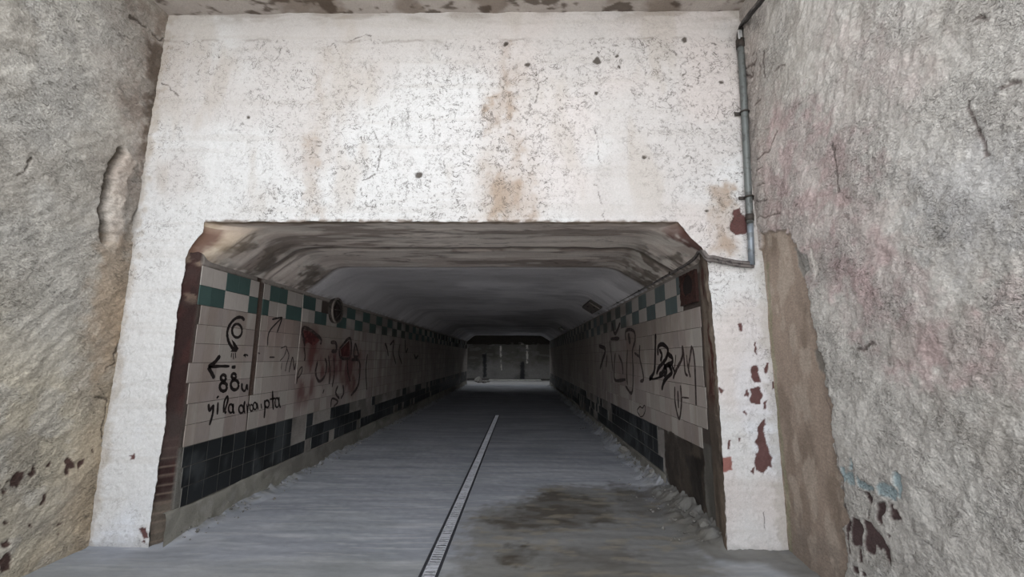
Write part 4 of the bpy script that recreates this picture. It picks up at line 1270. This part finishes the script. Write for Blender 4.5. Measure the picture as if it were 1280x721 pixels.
g = crop(tr, 790, 410, 6.01)
strokes('graffiti_letters', 1, g, [([(178, 42), (176, 140), (174, 240), (166, 330), (130, 388)], .062), ([(195, 205), (198, 140), (230, 122), (268, 155), (262, 215), (232, 262), (200, 300), (185, 345)], .055), ([(265, 190), (302, 222), (300, 262), (255, 285), (232, 330), (205, 350)], .06), ([(272, 270), (300, 330), (262, 372), (240, 405), (224, 462)], .06), ([(205, 160), (225, 200), (215, 250)], .05), ([(240, 270), (260, 320), (240, 360)], .06), ([(300, 280), (320, 330), (310, 380)], .04), ([(130, 380), (175, 380), (240, 355)], .03)], M_BLACK, 'dense black tag with a tall spike')
strokes('graffiti_scribble', 1, g, [([(380, 130), (378, 220), (340, 300), (320, 345)], .045), ([(385, 150), (392, 230), (400, 330), (420, 360)], .035), ([(450, 130), (440, 200), (425, 300), (440, 370)], .035), ([(455, 140), (470, 240), (478, 420), (482, 580)], .035), ([(322, 440), (325, 560), (355, 682), (372, 560), (365, 430)], .035), ([(345, 470), (350, 600)], .04), ([(375, 520), (430, 525)], .02), ([(330, 200), (320, 300)], .02), ([(410, 200), (420, 300)], .02)], M_FADED, 'faded dark spikes near the tunnel mouth')
strokes('graffiti_heart', 1, g, [([(60, 660), (40, 620), (60, 590), (78, 600), (95, 580), (100, 620), (82, 660), (60, 665)], .02)], M_FADED, 'small faded looped doodle')
g = crop(tr, 740, 370, 4.507)
strokes('graffiti_letters', 1, g, [([(190, 250), (190, 200), (215, 188), (240, 205), (242, 255), (228, 310), (232, 420), (225, 545), (190, 508)], .055), ([(270, 275), (268, 340), (285, 420), (290, 470), (272, 480)], .05), ([(240, 320), (268, 342)], .045), ([(205, 210), (215, 270)], .12), ([(200, 300), (195, 420), (200, 500)], .05), ([(105, 242), (155, 238)], .07), ([(100, 250), (110, 340), (118, 420)], .06), ([(132, 320), (125, 400), (130, 472), (190, 470)], .06), ([(112, 150), (130, 212), (160, 150)], .07), ([(150, 330), (170, 380), (175, 440)], .06), ([(40, 280), (75, 300), (60, 360), (45, 410)], .09), ([(85, 330), (80, 400)], .08)], M_FADED, 'tall faded outlined letters along the wall')

# ------------------------------------------------------------------ RUBBLE ---------------------------------------------------------------
def stone(r, seed, sx=1, sy=1, sz=.7):
    bm = bmesh.new()
    bmesh.ops.create_icosphere(bm, subdivisions=3, radius=1)
    rg = np.random.default_rng(seed)
    pl = [(Vector(rg.normal(size=3)).normalized(), rg.uniform(.55, .9)) for _ in range(9)]
    for v in bm.verts:
        c = v.co.copy()
        for n_, d_ in pl:
            e = c.dot(n_) - d_
            if e > 0: c -= n_ * e
        v.co = Vector((c.x * sx, c.y * sy, c.z * sz)) * r
    me = bpy.data.meshes.new('concrete_chunk')
    bm.to_mesh(me); bm.free()
    return me


M_STONE = mat_plain('broken_concrete', (116, 114, 110), .9, 0, .25, 60, .7, rgb2=(94, 92, 88))
big = [((809, 571), .10, 'largest pale concrete lump banked at the foot of the right tunnel wall'), ((796, 562), .055, 'mid-sized concrete lump just behind the largest one at the right wall'), ((826, 600), .05, 'grey concrete lump in front of the largest one at the right wall'),
       ((304, 626), .035, 'white plaster crumb where the left skirting crack meets the floor'), ((880, 668), .06, 'grey mortar lump at the foot of the right jamb'), ((868, 655), .045, 'small mortar lump beside the right jamb lump'), ((775, 543), .05, 'concrete lump farther along the right wall')]
for i, (p, r, lb) in enumerate(big):
    q = fl(*p)
    me = stone(r, 40 + i); me.materials.append(M_KERB if 'white' in lb else M_STONE)
    o = put(bpy.data.objects.new('concrete_chunk', me), label=lb, cat='rubble', group='concrete lumps along the tunnel walls')
    x = min(q[0], TR - r * .6) if q[0] > 0 else max(q[0], TL + r)
    hb = .0
    if x > 0:
        t = max(0, 1 - (TR - x) / (.20 + .16 * float(ss(6.4, 4.9, np.array(q[1])))))
        hb = t ** 1.3 * .12
    o.location = (x, q[1], hb + r * .3)
    o.rotation_euler = (random.uniform(-.3, .3), random.uniform(-.3, .3), random.uniform(0, 6))
# crumbs nobody could count
crumbs_l, crumbs_r = [], []
bpy.context.view_layer.update()
LUMPS = [o for o in bpy.data.objects if o.name.startswith('concrete_chunk')]
ico = bmesh.new(); bmesh.ops.create_icosphere(ico, subdivisions=1, radius=1)
iv = np.array([v.co[:] for v in ico.verts]); ifc = np.array([[v.index for v in f.verts] for f in ico.faces]); ico.free()
rng = np.random.default_rng(5)
for i in range(520):
    y = D + .15 + rng.exponential(3.2)
    if y > 22: continue
    if rng.random() < .45: x = TL + .03 + abs(rng.normal(0, .10))
    else: x = TR - .05 - abs(rng.normal(0, .20 if y < 6 else .12))
    r = abs(rng.normal(0, .006)) + .003 + .002 * max(0, y - 6) * .5
    z = 0.0
    if x < 0: z = max(0, 1 - (x - TL) / .16) ** 1.4 * .07
    else: z = max(0, 1 - (TR - x) / (.20 + .16 * float(ss(6.4, 4.9, np.array(y))))) ** 1.3 * .12
    v = iv * (1 + .3 * rng.normal(size=(len(iv), 1))) * r * np.array([1, 1, .7]) + [x, y, z + r * .35]
    if any(math.hypot(x - o.location.x, y - o.location.y) < max(o.dimensions) * .6 + r * 2 for o in LUMPS): continue
    (crumbs_l if x < 0 else crumbs_r).append(v)
for lst, lb in ((crumbs_l, 'crumbs of mortar and grit along the foot of the left tunnel wall'), (crumbs_r, 'crumbs of mortar and grit along the foot of the right tunnel wall')):
    mesh_np('rubble', np.concatenate(lst), np.concatenate([ifc + len(iv) * q for q in range(len(lst))]), M_STONE, None, False, label=lb, cat='rubble', kind='stuff')
# heap at the far landing
for i, (x, y, r) in enumerate([(-2.45, 27.4, .22), (-2.15, 27.0, .16), (-1.95, 27.8, .14), (-2.6, 28.2, .3)]):
    me = stone(r, 70 + i); me.materials.append(M_STONE)
    o = put(bpy.data.objects.new('concrete_chunk', me), label=['pale lump in the heap beyond the far mouth, front left', 'pale lump in the heap beyond the far mouth, nearest the tunnel floor', 'smallest lump of the heap beyond the far mouth', 'largest lump of the heap beyond the far mouth, at the back'][i], cat='rubble', group='heap at the far landing')
    o.location = (x, y, r * .45)

# ------------------------------------------------------------------ LIGHT ----------------------------------------------------------------
w = bpy.data.worlds.new('overcast_with_fill')
S.world = w
w.use_nodes = True
nt = w.node_tree
nt.nodes.clear()
out = nt.nodes.new('ShaderNodeOutputWorld'); bg = nt.nodes.new('ShaderNodeBackground')
tc = nt.nodes.new('ShaderNodeTexCoord'); sp = nt.nodes.new('ShaderNodeSeparateXYZ'); rp = nt.nodes.new('ShaderNodeValToRGB')
nt.links.new(tc.outputs['Generated'], sp.inputs[0]); nt.links.new(sp.outputs['Z'], rp.inputs[0])
rp.color_ramp.elements[0].position = -.0; rp.color_ramp.elements[0].color = (.95, .94, .92, 1)  # below the horizon kept bright: fill added to lift the tunnel ceiling
rp.color_ramp.elements[1].position = .04; rp.color_ramp.elements[1].color = (1.0, 1.0, 1.02, 1)
for ps, v in ((.30, .85), (.65, .50), (1.0, .42)):
    e = rp.color_ramp.elements.new(ps); e.color = (v * .97, v, v * 1.04, 1)
nt.links.new(rp.outputs[0], bg.inputs[0]); bg.inputs[1].default_value = 1.6
nt.links.new(bg.outputs[0], out.inputs[0])

vs_ = S.view_settings
S.display_settings.display_device = 'sRGB'
vs_.view_transform = 'Standard'
vs_.look = 'None'
vs_.gamma = 1.0
vs_.use_curve_mapping = False
vs_.exposure = 1.58
